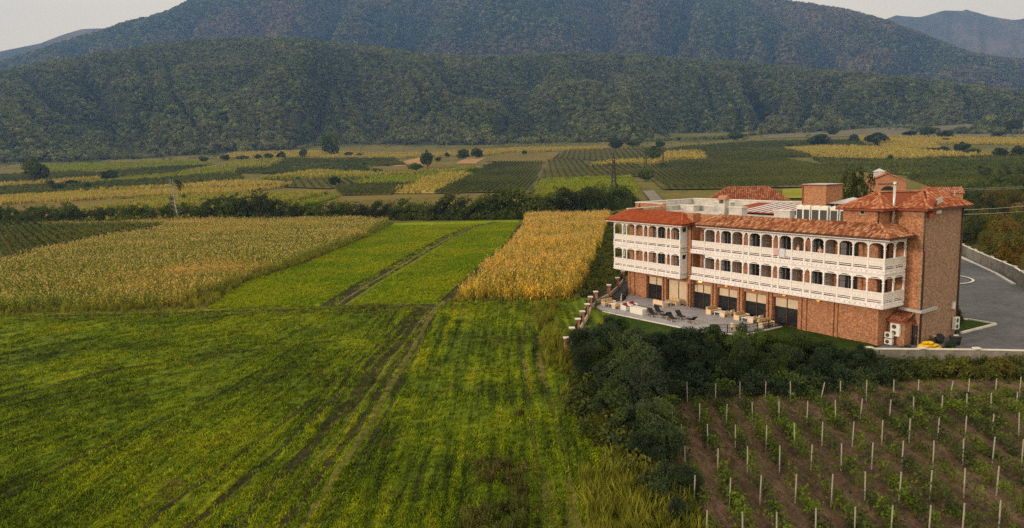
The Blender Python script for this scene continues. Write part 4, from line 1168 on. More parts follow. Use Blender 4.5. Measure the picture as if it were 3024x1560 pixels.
def gallery(runs, slab, zf, top, label):
    """runs: list of (origin u,v, rotation, [positions along], arches?)"""
    mb = MB()
    for x0, x1, y0, y1, fr, sd in slab:
        mb.box(x0, x1, y0, y1, zf - .30, zf - .02)                              # floor and fascia
        mb.box(x0 - .06, x1 + .06, y0 - .07, y1, zf - .12, zf - .021)
        mb.box(x0 - .10, x1 + .10, y0 - .11, y1 - .02, zf - .38, zf - .29)
        mb.box(x0 - .03, x1 + .03, y0 - .04, y1 - .03, zf - .50, zf - .381)
        x = x0 + .3
        while x < x1: mb.box(x, x + .10, y0 - .10, y0 - .04, zf - .27, zf - .15); x += .55
    g = mb.build('gallery', M['white'], hotel)
    if label: g['label'] = label
    for (u, v, rot, xs_, arch, ends) in runs:
        for i, x in enumerate(xs_):
            if ends == 'noend' and i == 0: continue
            p = link('post', post_mesh(top), g); p.rotation_euler = (0, 0, rot)
            p.location = (u + x * math.cos(rot), v + x * math.sin(rot), zf - .015)
        for a, b in zip(xs_[:-1], xs_[1:]):
            for me in ([arch_mesh(b - a, top)] if arch else []) + [rail_mesh(b - a)]:
                p = link(me.name.split('.')[0], me, g); p.rotation_euler = (0, 0, rot)
                p.location = (u + a * math.cos(rot), v + a * math.sin(rot), zf - .012)
    return g
MAINP = [-22.44, -20.78, -20.0, -18.33, -16.68, -15.87, -14.25, -12.65, -11.87, -10.24, -8.68, -7.87, -6.37, -4.79, -3.22, -1.65, -.03]
LEFTP = [-38.0, -36.3, -35.51, -33.79, -32.2, -31.3, -29.62, -27.99, -27.23, -25.65]
for zf, tp, nm in ((4.35, 2.79, 'lower'), (7.65, 3.08, 'upper')):
    gallery([(0, 0, 0, MAINP, True, ''), (0, 0, 0, [-24.6, -22.44], False, 'noend'), (0, 0, math.pi / 2, [.0, 1.65, 3.45], True, 'noend')],
            [(-24.65, .05, -.05, 1.48, 1, 1), (-1.48, .0495, 1.47, 3.5, 0, 1)], zf, tp, nm + ' storey of the long white gallery')
    gallery([(0, -.91, 0, LEFTP, True, ''), (-38.0, -.91, math.pi / 2, [.0, 1.8], True, 'noend')],
            [(-38.08, -25.6, -.96, .88, 1, 1)], zf, tp, nm + ' storey of the short white gallery at the far end')
boxes('gallery_end_screen', M['white'], [(-25.62, -25.56, -.85, .28, 4.45, 6.3), (-25.62, -25.56, -.85, .28, 7.75, 9.7), (-25.62, -25.56, -.85, -.6, 6.3, 7.1), (-25.62, -25.56, .05, .28, 6.3, 7.1), (-25.62, -25.56, -.6, .05, 6.85, 7.1), (-25.62, -25.56, -.85, -.6, 9.7, 10.6), (-25.62, -25.56, .05, .28, 9.7, 10.6), (-25.62, -25.56, -.6, .05, 10.3, 10.6)])
# balcony partitions, windows and curtains
for zf in (4.35, 7.65):
    for u0 in (-22.44, -18.33, -14.25, -10.24, -6.37):
        g = boxes('balcony_screen', M['lattice'], [(u0 - .03, u0 + .03, .12, 1.49, zf, zf + 2.25)])
        mb = MB()
        for z in (zf + .75, zf + 1.5, zf + 2.25): mb.box(u0 - .045, u0 + .045, .10, 1.49, z - .04, z)
        for v in (.10, .8): mb.box(u0 - .045, u0 + .045, v, v + .05, zf, zf + 2.25)
        mb.build('frame', M['white'], g)
    wins = [(u0 + 1.25, u0 + 3.1) for u0 in (-22.44, -18.33, -14.25, -10.24)] + [(-5.6, -3.6), (-24.1, -22.7)]
    wins = [(a, b, 1.5) for a, b in wins] + [(-31.3 - .9, -30.2, .9), (-28.2 - .2, -26.4, .9)]
    for a, b, v in wins:
        g = boxes('window', M['glass'], [(a, b, v - .04, v - .003, zf + .02, zf + 2.3)])
        mb = MB()
        for x in (a, (a + b) / 2 - .03, b - .06): mb.box(x, x + .06, v - .08, v - .042, zf + .02, zf + 2.3)
        for z in (zf + .75, zf + 1.5, zf + 2.24): mb.box(a + .06, b - .06, v - .075, v - .042, z, z + .05)
        mb.build('frame', M['darkmetal'], g)
        mb = MB()
        x = a + .1
        while x < b - .5:                                   # folds of the curtain behind the panes
            mb.box(x, x + .05, v - .060, v - .041, zf + .1, zf + 2.2); x += .09 if (x - a) < (b - a) * .28 or (x - a) > (b - a) * .6 else .4
        mb.build('curtain', M['curtain'], g)
    boxes('side_window', M['glass'], [(-1.497, -1.46, 1.9, 3.2, zf + .02, zf + 2.3)])
# downpipes
mb = MB()
for pts in ([(1.60, 3.75, 13.1), (1.60, 3.75, 9.4), (1.62, 3.95, 9.2), (1.62, 3.95, 0)], [(1.62, 10.85, 13.3), (1.62, 10.85, 0)], [(-1.62, 1.36, 13.2), (-1.62, 1.36, 12.0)]):
    mb.tube(pts, .075, 7)
mb.tube([(-1.35, 1.42, 10.6), (-1.35, 1.42, 4.3)], .05, 6); mb.tube([(-24.85, .2, 10.7), (-24.85, .2, 0)], .06, 6)
mb.tube([(-42.0, 7.4, 12.4), (-42.0, 7.4, 0)], .06, 6)
mb.build('downpipe', M['brownmetal'], hotel, True)
# wall door, lean-to
dr = boxes('service_door', M['darkmetal'], [(.32, 1.42, 3.79, 3.857, 0, 1.95)])
boxes('handle', M['steel'], [(1.28, 1.32, 3.74, 3.788, .9, 1.05)], dr)
lt = boxes('lean_to', Bk, [(-.79, .86, 2.5, 3.85, 0, 2.45), (.42, .97, 2.3, 2.497, 0, 1.15)])
tiled_roof('tiled_canopy', [[(-1.05, 2.15, 2.5), (1.1, 2.15, 2.5), (1.1, 3.84, 3.15), (-1.05, 3.84, 3.15)]], [], M['tile'], lt, 0, .75, 6)
boxes('fascia', M['redmetal'], [(-1.05, 1.12, 2.06, 2.14, 2.36, 2.5), (1.105, 1.16, 2.14, 3.8, 2.40, 2.52)], lt)
# roof structures
sb = boxes('stair_tower', Bk, [(-14.9, -11.8, 8, 11.1, 11.43, 15.3)])
boxes('flat_cap', M['redmetal'], [(-15.05, -11.65, 7.85, 11.25, 15.301, 15.42)], sb)
boxes('cap_sheet', M['zinc'], [(-14.95, -11.75, 7.95, 11.15, 15.421, 15.46)], sb)
boxes('downpipe', M['redmetal'], [(-14.85, -14.72, 7.90, 7.997, 11.45, 15.3)], sb)
cn = boxes('glazed_lobby', M['glass'], [(-11.3, -8.2, 9.0, 11.6, 11.43, 13.25)])
mb = MB()
mb.add([(-11.9, 8.3, 13.26), (-7.7, 8.3, 13.26), (-7.7, 12, 13.26), (-11.9, 12, 13.26), (-9.8, 10.1, 13.95)], [(0, 1, 4), (1, 2, 4), (2, 3, 4), (3, 0, 4), (3, 2, 1, 0)])
mb.build('pyramid_roof', M['zinc'], cn)
boxes('frame', M['zinc'], [(x, x + .1, 8.9, 8.997, 11.43, 13.25) for x in (-11.3, -10.3, -9.3, -8.3)], cn)
ch = boxes('chimney', M['plaster'], [(-24.0, -23.0, 4, 4.9, 11.4, 13.1), (-24.0, -23.85, 4.0, 4.9, 13.1, 13.6), (-23.15, -23.0, 4.0, 4.9, 13.1, 13.6)])
mb = MB()
mb.add([(-24.15, 3.85, 13.6), (-22.85, 3.85, 13.6), (-22.85, 5.05, 13.6), (-24.15, 5.05, 13.6), (-24.15, 4.45, 14.12), (-22.85, 4.45, 14.12)], [(0, 1, 5, 4), (2, 3, 4, 5), (1, 2, 5), (3, 0, 4), (3, 2, 1, 0)], 0, .8)
mb.build('cap', M['tile'], ch, colattr=True)
for a, b, v0, v1, zt in ((-22.3, -20.3, 4.0, 5.0, 12.68), (-15.6, -13.5, 3.9, 4.8, 12.55), (-34.6, -33.2, 9.4, 10.6, 12.2), (-34.5, -31.5, 15.0, 16, 12.4)):
    vb = boxes('vent_block', M['plaster'], [(a, b, v0, v1, 11.41, zt)])
    boxes('slab', M['pale'], [(a - .1, b + .1, v0 - .1, v1 + .1, zt + .002, zt + .09)], vb)
mb = MB(); rs = random.Random(5)
S0, S1, S2, S3 = (-28.6, 9.6, 11.6), (-18.6, 9.6, 11.6), (-18.6, 17.5, 12.35), (-28.6, 17.5, 12.35)
tile_plane(mb, [S0, S1, S2, S3], .3, .6, rs, .3, .8)
sk = mb.build('low_tiled_roof', M['tile_new'], hotel, colattr=True)
mb = MB()
for i in range(7):
    x = -25.9 + i * 1.08
    mb.add([(x, 9.8, 11.75), (x + .6, 9.8, 11.75), (x + .6, 17.2, 12.46), (x, 17.2, 12.46)], [(0, 1, 2, 3)])
mb.build('skylight', flat('white skylight glass', (.62, .66, .70), .25, .05), sk)

# --- things fixed to or standing by the hotel
def thing(name, u, v, z, label, cat, group=None, rz=0.0):
    return empty(name, W2(u, v, z), -BYAW + rz, label, cat, group)
def tb(name, mat, lst, parent, bevel=0): return boxes(name, mat, lst, parent, bevel)
def rooftop_unit(u, v, wd, lab, n=2):
    t = thing('air_handling_unit', u, v, 11.42, lab, 'air conditioning unit', 'air conditioning units on the flat roof')
    tb('casing', M['acwhite'], [(0, wd, 0, 1.0, .12, 1.75)], t, .02)
    tb('base', M['steel'], [(.05, wd - .05, .1, .9, 0, .119)], t)
    tb('fan_cowl', M['acwhite'], [(.15 + i * wd / n, wd / n * (i + 1) - .15, .2, .8, 1.751, 1.85) for i in range(n)], t)
    tb('grille', M['acgrille'], [(.1 + i * wd / n, wd / n * (i + 1) - .1, -.02, -.002, .22, 1.4) for i in range(n)], t)
    return t
rooftop_unit(-12.75, 4.0, 1.75, 'white rooftop unit standing next to the low vent block')
rooftop_unit(-10.85, 4.0, 2.0, 'wide white rooftop unit with twin dark grilles, second in the row')
rooftop_unit(-8.65, 4.1, .95, 'narrow white rooftop unit, third in the row', 1)
rooftop_unit(-7.45, 4.0, .8, 'small white rooftop unit against the upper brick wall', 1)
fl = thing('flue', -1.18, 3.2, 11.7, 'tall silver chimney flue rising past the upper tiled roof', 'flue')
mb = MB(); mb.tube([(0, 0, .1), (0, 0, 4.0)], .13, 12); mb.build('pipe', M['steel'], fl, True)
mb = MB(); mb.tube([(0, 0, 4.0), (0, 0, 4.06), (0, 0, 4.3)], [.17, .17, .15], 12); mb.build('cowl', M['steel'], fl, True)
mb = MB(); mb.tube([(0, 0, .35), (-.2, .1, .25), (-.45, .35, .25)], .10, 8); mb.box(-.3, .1, .1, .6, .9, .96); mb.build('elbow', M['steel'], fl, True)
du = thing('duct', 0, 0, 0, 'square zinc duct bent round the corner under the gallery', 'duct')
mb = MB(); mb.bar((-.3, 3.45, 3.55), (1.95, 3.45, 3.45), .28, .26); mb.build('short_run', M['zinc'], du)
mb = MB(); mb.bar((1.86, 3.6, 3.44), (1.86, 6.2, 3.56), .30, .27); mb.build('long_run', M['zinc'], du)
rv = thing('solar_lamp_bracket', 1.53, 4.6, 12.7, 'red metal box and bracket with small panel at the roof edge', 'bracket')
tb('red_box', M['redmetal'], [(0.02, .55, -.35, -.12, -.2, 1.25), (0.02, .5, .1, .32, .15, 1.5), (0.02, .4, -.12, .1, 1.0, 1.2)], rv)
mb = MB(); mb.bar((.3, .3, 1.2), (.5, 1.3, 1.55), .06, .5); mb.bar((.3, .3, .3), (.5, 1.2, .35), .06, .3); mb.build('panel', M['steel'], rv)

def split_unit(u, v, z, rz, n, wd, hh, lab, big=False):
    t = thing('outdoor_unit', u, v, z, lab, 'air conditioning unit', 'outdoor air conditioning units on the hotel walls', rz)
    tb('casing', M['acwhite'], [(0, wd, 0, .35, 0, hh)], t, .02)
    for i in range(n):
        c = hh * (i + .5) / n if n > 1 else hh / 2
        rad = min(hh / n, wd) * .36
        mb = MB()
        ring = [(wd * .42 + rad * math.cos(a), -.012, c + rad * math.sin(a)) for a in np.linspace(0, 2 * math.pi, 17)[:-1]]
        mb.add(ring + [(wd * .42, -.02, c)], [(k, (k + 1) % 16, 16) for k in range(16)])
        mb.build('fan', M['acgrille'], t)
    tb('bracket', M['steel'], [(.08, .13, .0, .40, -.06, -.002), (wd - .13, wd - .08, .0, .4, -.06, -.002)], t)
    return t
split_unit(-.35, 2.10, .95, 0, 2, .92, 1.25, 'large cream outdoor unit mounted beneath the tiled canopy')
split_unit(-.72, 1.75, .08, 0, 1, .78, .55, 'low white outdoor unit, bottom of the pair by the brick corner')
split_unit(-.72, 1.75, .74, 0, 1, .78, .55, 'white outdoor unit with round fan, top of the pair by the brick corner')
split_unit(1.95, 10.0, .75, math.pi / 2, 2, .8, 1.25, 'tall white twin fan outdoor unit on the shaded brick side wall')
mb_ = thing('meter_box', 1.53, 9.75, 2.9, 'small white meter box on the shaded side wall', 'meter box')
tb('casing', M['acwhite'], [(0, .2, 0, .45, 0, .75)], mb_, .01)
tb('hood', M['steel'], [(0, .26, -.04, .5, .751, .79)], mb_)

# wall lamps between the glazed bays
k = 0
for u, st in ((-31.9, 0), (-27.8, 0), (-23.7, 1), (-19.6, 0), (-15.6, 0), (-11.5, 0), (-7.3, 0)):
    nm = ['over the first glazed door from the far end', 'over the window with drawn blinds', 'burning brightest, under the gap between the galleries', 'over the fourth glazed bay', 'over the fifth glazed bay', 'over the last glazed bay', 'over the blank brick wall'][k]; k += 1
    t = thing('wall_lamp', u, .5, 3.55, 'small amber ceiling lamp ' + nm, 'lamp', 'amber lamps under the gallery')
    tb('shade', M['lamp'] if st else M['lampdim'], [(-.22 if st else -.14, .22 if st else .14, 0, .2, -.02, .09)], t)
    tb('fixing', M['darkmetal'], [(-.05, .05, .05, .15, .091, .28)], t)

# terrace
TER = [(-36.9, .68), (-33.6, -3.2), (-33.4, -9.35), (-14.4, -7.85), (-11.9, -5.2), (-11.9, .68)]
TW = [W2(*p)[:2] for p in TER]
mb = MB(); mb.prism(TW, 0.02, .16); tag(mb.build('terrace', M['terrace']), 'pale paved terrace in front of the hotel', 'terrace', None, 'structure')
TO = [(-38.0, .4), (-33.9, -3.4), (-33.7, -9.7), (-14.2, -8.15), (-11.6, -5.3), (-11.6, .5)]
mb = MB()
for a, b in zip(TO[:-1], TO[1:]): mb.bar(W2(*a, .0), W2(*b, .0), .28, .22)
tag(mb.build('terrace_kerb', M['pale']), 'pale kerb edging the terrace', 'kerb', None, 'structure')
def railing(name, pts, h, label, sp=.14, postsp=1.8, parentless=True, z0=0.12):
    root = empty(name, W2(*pts[0], 0), 0, label, 'railing')
    o = Vector(W2(*pts[0], 0))
    mb, mp = MB(), MB()
    for a, b in zip(pts[:-1], pts[1:]):
        A_, B_ = Vector(W2(*a, z0)) - o, Vector(W2(*b, z0)) - o
        L = (B_ - A_).length
        mb.bar(A_ + Vector((0, 0, h)), B_ + Vector((0, 0, h)), .06, .05); mb.bar(A_ + Vector((0, 0, .12)), B_ + Vector((0, 0, .12)), .04)
        mb.bar(A_ + Vector((0, 0, h * .66)), B_ + Vector((0, 0, h * .66)), .03)
        for i in range(int(L / sp)):
            p = A_.lerp(B_, (i + .5) * sp / L); mb.bar(p + Vector((0, 0, .12)), p + Vector((0, 0, h)), .018)
        for i in range(int(L / postsp) + 1):
            p = A_.lerp(B_, min(1, i * postsp / L)); mp.bar(p, p + Vector((0, 0, h + .05)), .08)
    mb.build('bars', M['darkmetal'], root); mp.build('posts', M['darkmetal'], root)
    return root
railing('railing', [(-37.0, .55), (-33.75, -3.3), (-33.6, -9.5), (-31.2, -9.32)], .9, 'low black railing round the far corner of the terrace')
railing('railing', [(-14.3, -8.0), (-11.75, -5.25), (-11.7, .6)], .9, 'low black railing at the near end of the terrace')

# furniture
def sofa(u, v, rz, label, grp='wooden sofas on the terrace', cush=True):
    t = thing('sofa', u, v, .165, label, 'sofa', grp, rz)       # seat opens towards +x
    tb('seat', M['palewood'], [(-.36, .38, -.85, .85, .26, .34)], t)
    tb('backrest', M['palewood'], [(-.42, -.365, -.85, .85, .34, .82)], t)
    tb('armrest', M['palewood'], [(-.36, .4, -.92, -.86, .0, .58)], t); tb('armrest', M['palewood'], [(-.36, .4, .86, .92, .0, .58)], t)
    for x, y in ((-.38, -.8), (.34, -.8), (-.38, .76), (.34, .76)): tb('leg', M['palewood'], [(x, x + .07, y, y + .07, 0, .258)], t)
    if cush:
        for i in range(3):
            y0 = -.84 + .56 * i
            tb('seat_cushion', M['cushion'], [(-.34, .36, y0 + .01, y0 + .55, .345, .46)], t, .03)
            tb('back_cushion', M['cushion'], [(-.36, -.22, y0 + .03, y0 + .53, .465, .88)], t, .03)
    return t
def armchair(u, v, rz, label, grp='wooden armchairs on the terrace'):
    t = thing('armchair', u, v, .165, label, 'armchair', grp, rz)
    tb('seat', M['palewood'], [(-.30, .32, -.30, .30, .26, .34)], t)
    tb('backrest', M['palewood'], [(-.36, -.30, -.30, .30, .34, .78)], t)
    tb('armrest', M['palewood'], [(-.33, .33, -.36, -.305, 0, .56)], t); tb('armrest', M['palewood'], [(-.33, .33, .305, .36, 0, .56)], t)
    for x, y in ((-.33, -.3), (.26, -.3), (-.33, .24), (.26, .24)): tb('leg', M['palewood'], [(x, x + .06, y, y + .06, 0, .258)], t)
    tb('seat_cushion', M['cushion'], [(-.28, .30, -.28, .28, .345, .44)], t, .03)
    return t
def table(u, v, label, lx=.45, ly=.6):
    t = thing('coffee_table', u, v, .165, label, 'table', 'white coffee tables on the terrace')
    tb('tabletop', M['white'], [(-lx, lx, -ly, ly, .38, .43)], t)
    for x, y in ((-lx + .03, -ly + .03), (lx - .09, -ly + .03), (-lx + .03, ly - .09), (lx - .09, ly - .09)): tb('leg', M['white'], [(x, x + .06, y, y + .06, 0, .378)], t)
    return t
PI = math.pi
sofa(-32.7, -6.6, 0, 'pale wooden sofa at the far corner, beside the black railing')
table(-31.5, -6.7, 'white coffee table at the far corner of the terrace')
armchair(-30.5, -7.3, PI, 'pale armchair near the railing, in front of its neighbour'); armchair(-30.6, -6.2, PI, 'pale armchair between its neighbour and the drawn blinds')
sofa(-27.9, -2.1, PI / 2, 'pale wooden sofa seen from behind, facing the hotel wall', cush=True)
sofa(-27.6, -.1, -PI / 2, 'pale wooden sofa standing against the drawn blinds')
table(-27.8, -1.1, 'white coffee table between two facing sofas', .55, .32)
sofa(-20.8, -.2, 0, 'pale wooden sofa before the third brick pier')
table(-19.7, -.25, 'white coffee table before the fourth glazed bay'); armchair(-18.7, -.7, PI, 'pale armchair facing the fourth bay table, nearer the lawn'); armchair(-18.6, .3, PI, 'pale armchair facing the fourth bay table, nearer the wall')
sofa(-16.6, -.2, 0, 'pale wooden sofa before the fifth glazed bay')
table(-15.5, -.4, 'white coffee table before the fifth glazed bay'); armchair(-14.7, -.6, PI, 'pale armchair facing the fifth bay table, nearer the lawn'); armchair(-14.6, .4, PI, 'pale armchair facing the fifth bay table, nearer the wall')
sofa(-12.45, -1.15, -.1, 'pale wooden sofa at the near end by the black railing')
armchair(-13.5, -5.0, 1.2, 'lone pale armchair half hidden by tree tops')
for i, (u, v) in enumerate(((-28.95, -6.9), (-29.3, -5.5))):
    t = thing('pouf_seat', u, v, .165, ['white tub seat with red cushion, nearer the lawn', 'white tub seat with red cushion, farther from the lawn'][i], 'tub seat', 'white tub seats with red cushions')
    mb = MB(); mb.box(-.5, .5, -.5, .5, 0, .42); mb.box(-.5, -.32, -.5, .5, .42, .78); mb.box(-.32, .5, .34, .5, .42, .62); mb.box(-.32, .5, -.5, -.34, .42, .62)
    mb.build('shell', M['acwhite'], t, bevel=.04)
    tb('cushion', M['redfab'], [(-.30, -.1, -.3, .3, .43, .86), (-.1, .35, -.3, .3, .43, .52)], t, .03)
t = thing('counter', -26.3, -6.9, .165, 'long white outdoor counter with a dark slot along its top', 'counter')
tb('body', M['acwhite'], [(-1.1, 1.1, -.75, .75, 0, .75)], t, .03)
tb('slot', M['darkmetal'], [(-1.0, 1.0, .35, .6, .752, .79)], t)
def lounger(u, v, rz, label):
    t = thing('sun_lounger', u, v, .165, label, 'sun lounger', 'dark sun loungers along the lawn side', rz)
    mb = MB()
    for y in (-.30, .30): mb.bar((-.9, y, .28), (.9, y, .28), .05)
    mb.build('frame', M['wood'], t)
    for x in (-.75, .7):
        for y in (-.3, .3):
            mb = MB(); mb.bar((x, y, 0), (x, y, .26), .05); mb.build('leg', M['acwhite'], t)
    mb = MB(); mb.bar((-.1, 0, .35), (.92, 0, .35), .62, .07); mb.build('seat_cushion', M['blackfab'], t, bevel=.02)
    mb = MB(); mb.bar((-.12, 0, .36), (-.78, 0, .84), .62, .07); mb.build('backrest_cushion', M['blackfab'], t, bevel=.02)
    return t
lounger(-24.3, -6.9, -.35, 'black sun lounger, front one of the far pair'); lounger(-24.9, -5.3, -.35, 'black sun lounger, rear one of the far pair')
lounger(-22.4, -6.6, PI - .25, 'black sun lounger turned the other way between the pairs')
lounger(-21.1, -6.9, -.35, 'black sun lounger, front one of the near pair'); lounger(-21.3, -5.3, -.35, 'black sun lounger, rear one of the near pair')
lounger(-18.8, -6.0, PI - .25, 'black sun lounger with high back nearest the dark trees')
t = thing('planter', -34.6, -2.2, .02, 'slim black planter standing beside the far railing', 'planter')
mb = MB(); mb.tube([(0, 0, 0), (0, 0, .7)], [.2, .3], 12); mb.build('pot', M['darkmetal'], t)

# laundry
for u, wd, mat, hh, lab in ((-12.15, .55, flat('pink towel', (.60, .36, .38), .9, .1), .75, 'pink striped towel hanging over the upper gallery rail'), (-11.35, .62, flat('pale blue towel', (.56, .60, .68), .9, .1), .85, 'pale blue towel hanging over the upper gallery rail')):
    t = thing('towel', u, 0, 8.77, lab, 'towel')
    mb = MB()
    mb.box(-wd / 2, wd / 2, -.13, -.105, -hh, .04); mb.box(-wd / 2, wd / 2, -.105, .105, .02, .045); mb.box(-wd / 2, wd / 2, .105, .125, -hh * .6, .04)
    mb.build('cloth', mat, t)

# people on the upper gallery
def person(u, v, z, rz, label, shirt, hair_long, arm_up):
    t = thing('person', u, v, z, label, 'person', None, rz)
    skin = flat('skin', (.50, .30, .22), .6, .05)
    V_ = [(0, 0, .98), (0, 0, 1.2), (0, 0, 1.42), (0, -.01, 1.50), (0, -.02, 1.62), (0, -.02, 1.72),
          (-.10, 0, .92), (-.11, 0, .50), (-.11, .02, .08), (-.11, -.12, .04), (.10, 0, .92), (.11, 0, .50), (.11, .02, .08), (.11, -.12, .04),
          (-.19, 0, 1.40), (-.24, -.06, 1.13), (-.14, -.27, 1.09), (-.10, -.34, 1.10)]
    V_ += [(.19, 0, 1.40), (.27, -.20, 1.40), (.12, -.26, 1.55), (.07, -.20, 1.62)] if arm_up else [(.19, 0, 1.40), (.24, -.06, 1.13), (.14, -.27, 1.09), (.10, -.34, 1.10)]
    E_ = [(0, 1), (1, 2), (2, 3), (3, 4), (4, 5), (0, 6), (6, 7), (7, 8), (8, 9), (0, 10), (10, 11), (11, 12), (12, 13), (2, 14), (14, 15), (15, 16), (16, 17), (2, 18), (18, 19), (19, 20), (20, 21)]
    RD = [.14, .13, .12, .05, .095, .08, .09, .06, .045, .035, .09, .06, .045, .035, .055, .042, .032, .03, .055, .042, .032, .03]
    def mk(name, idx, mat, grow):
        m_ = {k: i for i, k in enumerate(idx)}
        me = bpy.data.meshes.new(name); me.from_pydata([V_[k] for k in idx], [(m_[a], m_[b]) for a, b in E_ if a in m_ and b in m_], [])
        bmm = bmesh.new(); bmm.from_mesh(me); lay = bmm.verts.layers.skin.verify()
        for i, vv in enumerate(bmm.verts):
            vv[lay].radius = (RD[idx[i]] + grow,) * 2; vv[lay].use_root = (i == 0)
        bmm.to_mesh(me); bmm.free(); me.materials.append(mat)
        o = link(name, me, t); o.modifiers.new('skin', 'SKIN'); s_ = o.modifiers.new('sub', 'SUBSURF'); s_.levels = s_.render_levels = 1
        return o
    mk('body', list(range(22)), skin, 0)
    mk('top', [0, 1, 2, 14, 18], shirt, .025)
    mk('trousers', [0, 6, 7, 8, 10, 11, 12], M['curtain'], .02)
    bm2 = bmesh.new(); bmesh.ops.create_icosphere(bm2, subdivisions=2, radius=.115)
    for v_ in bm2.verts:
        v_.co.z = v_.co.z * 1.1 + 1.67; v_.co.y = v_.co.y + .03
        if hair_long and v_.co.y > 0 and v_.co.z < 1.68: v_.co.z -= .22
    me = bpy.data.meshes.new('hair'); bm2.to_mesh(me); bm2.free(); me.materials.append(flat('brown hair', (.10, .05, .03), .8, .1)); link('hair', me, t)
person(-9.75, .42, 7.64, 0, 'person in pale pink top with one arm raised behind the gallery rail', flat('pale pink cotton', (.62, .42, .36), .9, .05), False, True)
person(-7.15, .40, 7.64, .3, 'person with long brown hair leaning on the gallery rail', flat('peach cotton', (.60, .34, .27), .9, .05), True, False)
# ------------------------------------------------------------------ yard, boundary fence, walls
LAWN = [(5.4, 68.9), (9.9, 89.9), (13.3, 97.2), (17.5, 111)] + [W2(-37.2, 1.0)[:2], W2(-33.7, -3.2)[:2], W2(-33.5, -9.6)[:2], W2(-14.3, -8.0)[:2], W2(-11.7, -5.2)[:2], W2(-11.7, .9)[:2], W2(-.8, .9)[:2], W2(-.4, -1.5)[:2], (32.6, 65.6)]
sheet('lawn', LAWN, M['lawn'], 0.10, 'dark green lawn between the terrace and the boundary fence', 'lawn', 3)
DRIVE = [(32.8, 64.9), (37.1, 64.2), (60, 61.0), (84, 80), (77, 109), (79, 118), (84.5, 134), (70, 150), (40, 140), W2(-43, 20)[:2], W2(-43, 7.5)[:2], (17.5, 111.5), W2(-37.2, 2)[:2], W2(-.8, .95)[:2]]
DRIVE = [(32.8, 64.9), (45.0, 62.8), (60, 61.0), (70, 92), (71.6, 100.1), (75.1, 109.1), (79.1, 120.5), (83.2, 132.1), (70, 150), (40, 140), (24, 118), (30, 90), W2(-1.5, 4)[:2], W2(-.6, 1)[:2]]
sheet('driveway', DRIVE, M['asphalt'], 0.07, 'grey asphalt yard and driveway beside the hotel', 'driveway', 4)
sheet('side_yard', [(10.6, 91.8), (17.2, 111), (24, 118), W2(-37.4, 7)[:2], W2(-37.4, .8)[:2], W2(-34, -3.3)[:2], W2(-34.6, -7)[:2]], flat('dark slate paving', (.035, .036, .038), .8, .2), 0.115, 'dark slate yard by the far corner of the hotel', 'yard', 3)
# pillars and railings of the long fence
def boundary(name, pts, label, h=1.72, wall=.55, cap=True, pillar=True, pw=.42, mat=None, rail=True):
    mat = mat or M['brick']
    root = empty(name, (pts[0][0], pts[0][1], 0), 0, label, 'fence')
    o = Vector((pts[0][0], pts[0][1], 0))
    for i, (x, y) in enumerate(pts):
        if pillar:
            mb = MB(); mb.box(x - o.x - pw / 2, x - o.x + pw / 2, y - o.y - pw / 2, y - o.y + pw / 2, 0, h)
            p = mb.build('pillar', mat, root)
            mb = MB(); w = pw / 2 + .10; mb.box(x - o.x - w, x - o.x + w, y - o.y - w, y - o.y + w, h + .002, h + .10); mb.build('cap', M['pale'], p)
    for (xa, ya), (xb, yb) in zip(pts[:-1], pts[1:]):
        A_, B_ = Vector((xa, ya, 0)) - o, Vector((xb, yb, 0)) - o
        d = (B_ - A_).normalized() * pw / 2; A_ += d; B_ -= d
        mb = MB(); mb.bar(A_ + Vector((0, 0, wall / 2)), B_ + Vector((0, 0, wall / 2)), .24, wall); mb.build('low_wall', M['concrete'], root)
        if rail:
            mb = MB(); L = (B_ - A_).length
            for z in (wall + .12, h - .18): mb.bar(A_ + Vector((0, 0, z)), B_ + Vector((0, 0, z)), .06, .05)
            for k in range(int(L / .16)):
                p = A_.lerp(B_, (k + .5) * .16 / L); mb.bar(p + Vector((0, 0, wall + .05)), p + Vector((0, 0, h - .15)), .022)
            mb.build('railing', M['darkmetal'], root)
    return root
boundary('boundary_fence', [(5.1, 68.6), (6.0, 72.8), (7.0, 77.0), (7.9, 81.0), (8.9, 85.2), (9.8, 89.9), (10.9, 93.5), (13.3, 98.5), (15.4, 104.5), (17.2, 111)], 'brick pillars with pale caps and black railings along the meadow side')
FB = [(5.1, 68.6), (9.1, 68.0), (13.1, 67.4), (17.1, 66.9), (21.1, 66.3), (25.1, 65.7), (29.1, 65.1), (32.3, 64.7)]
boundary('boundary_fence', FB[1:-1], 'black railing fence on a low wall behind the dark trees', pillar=False)
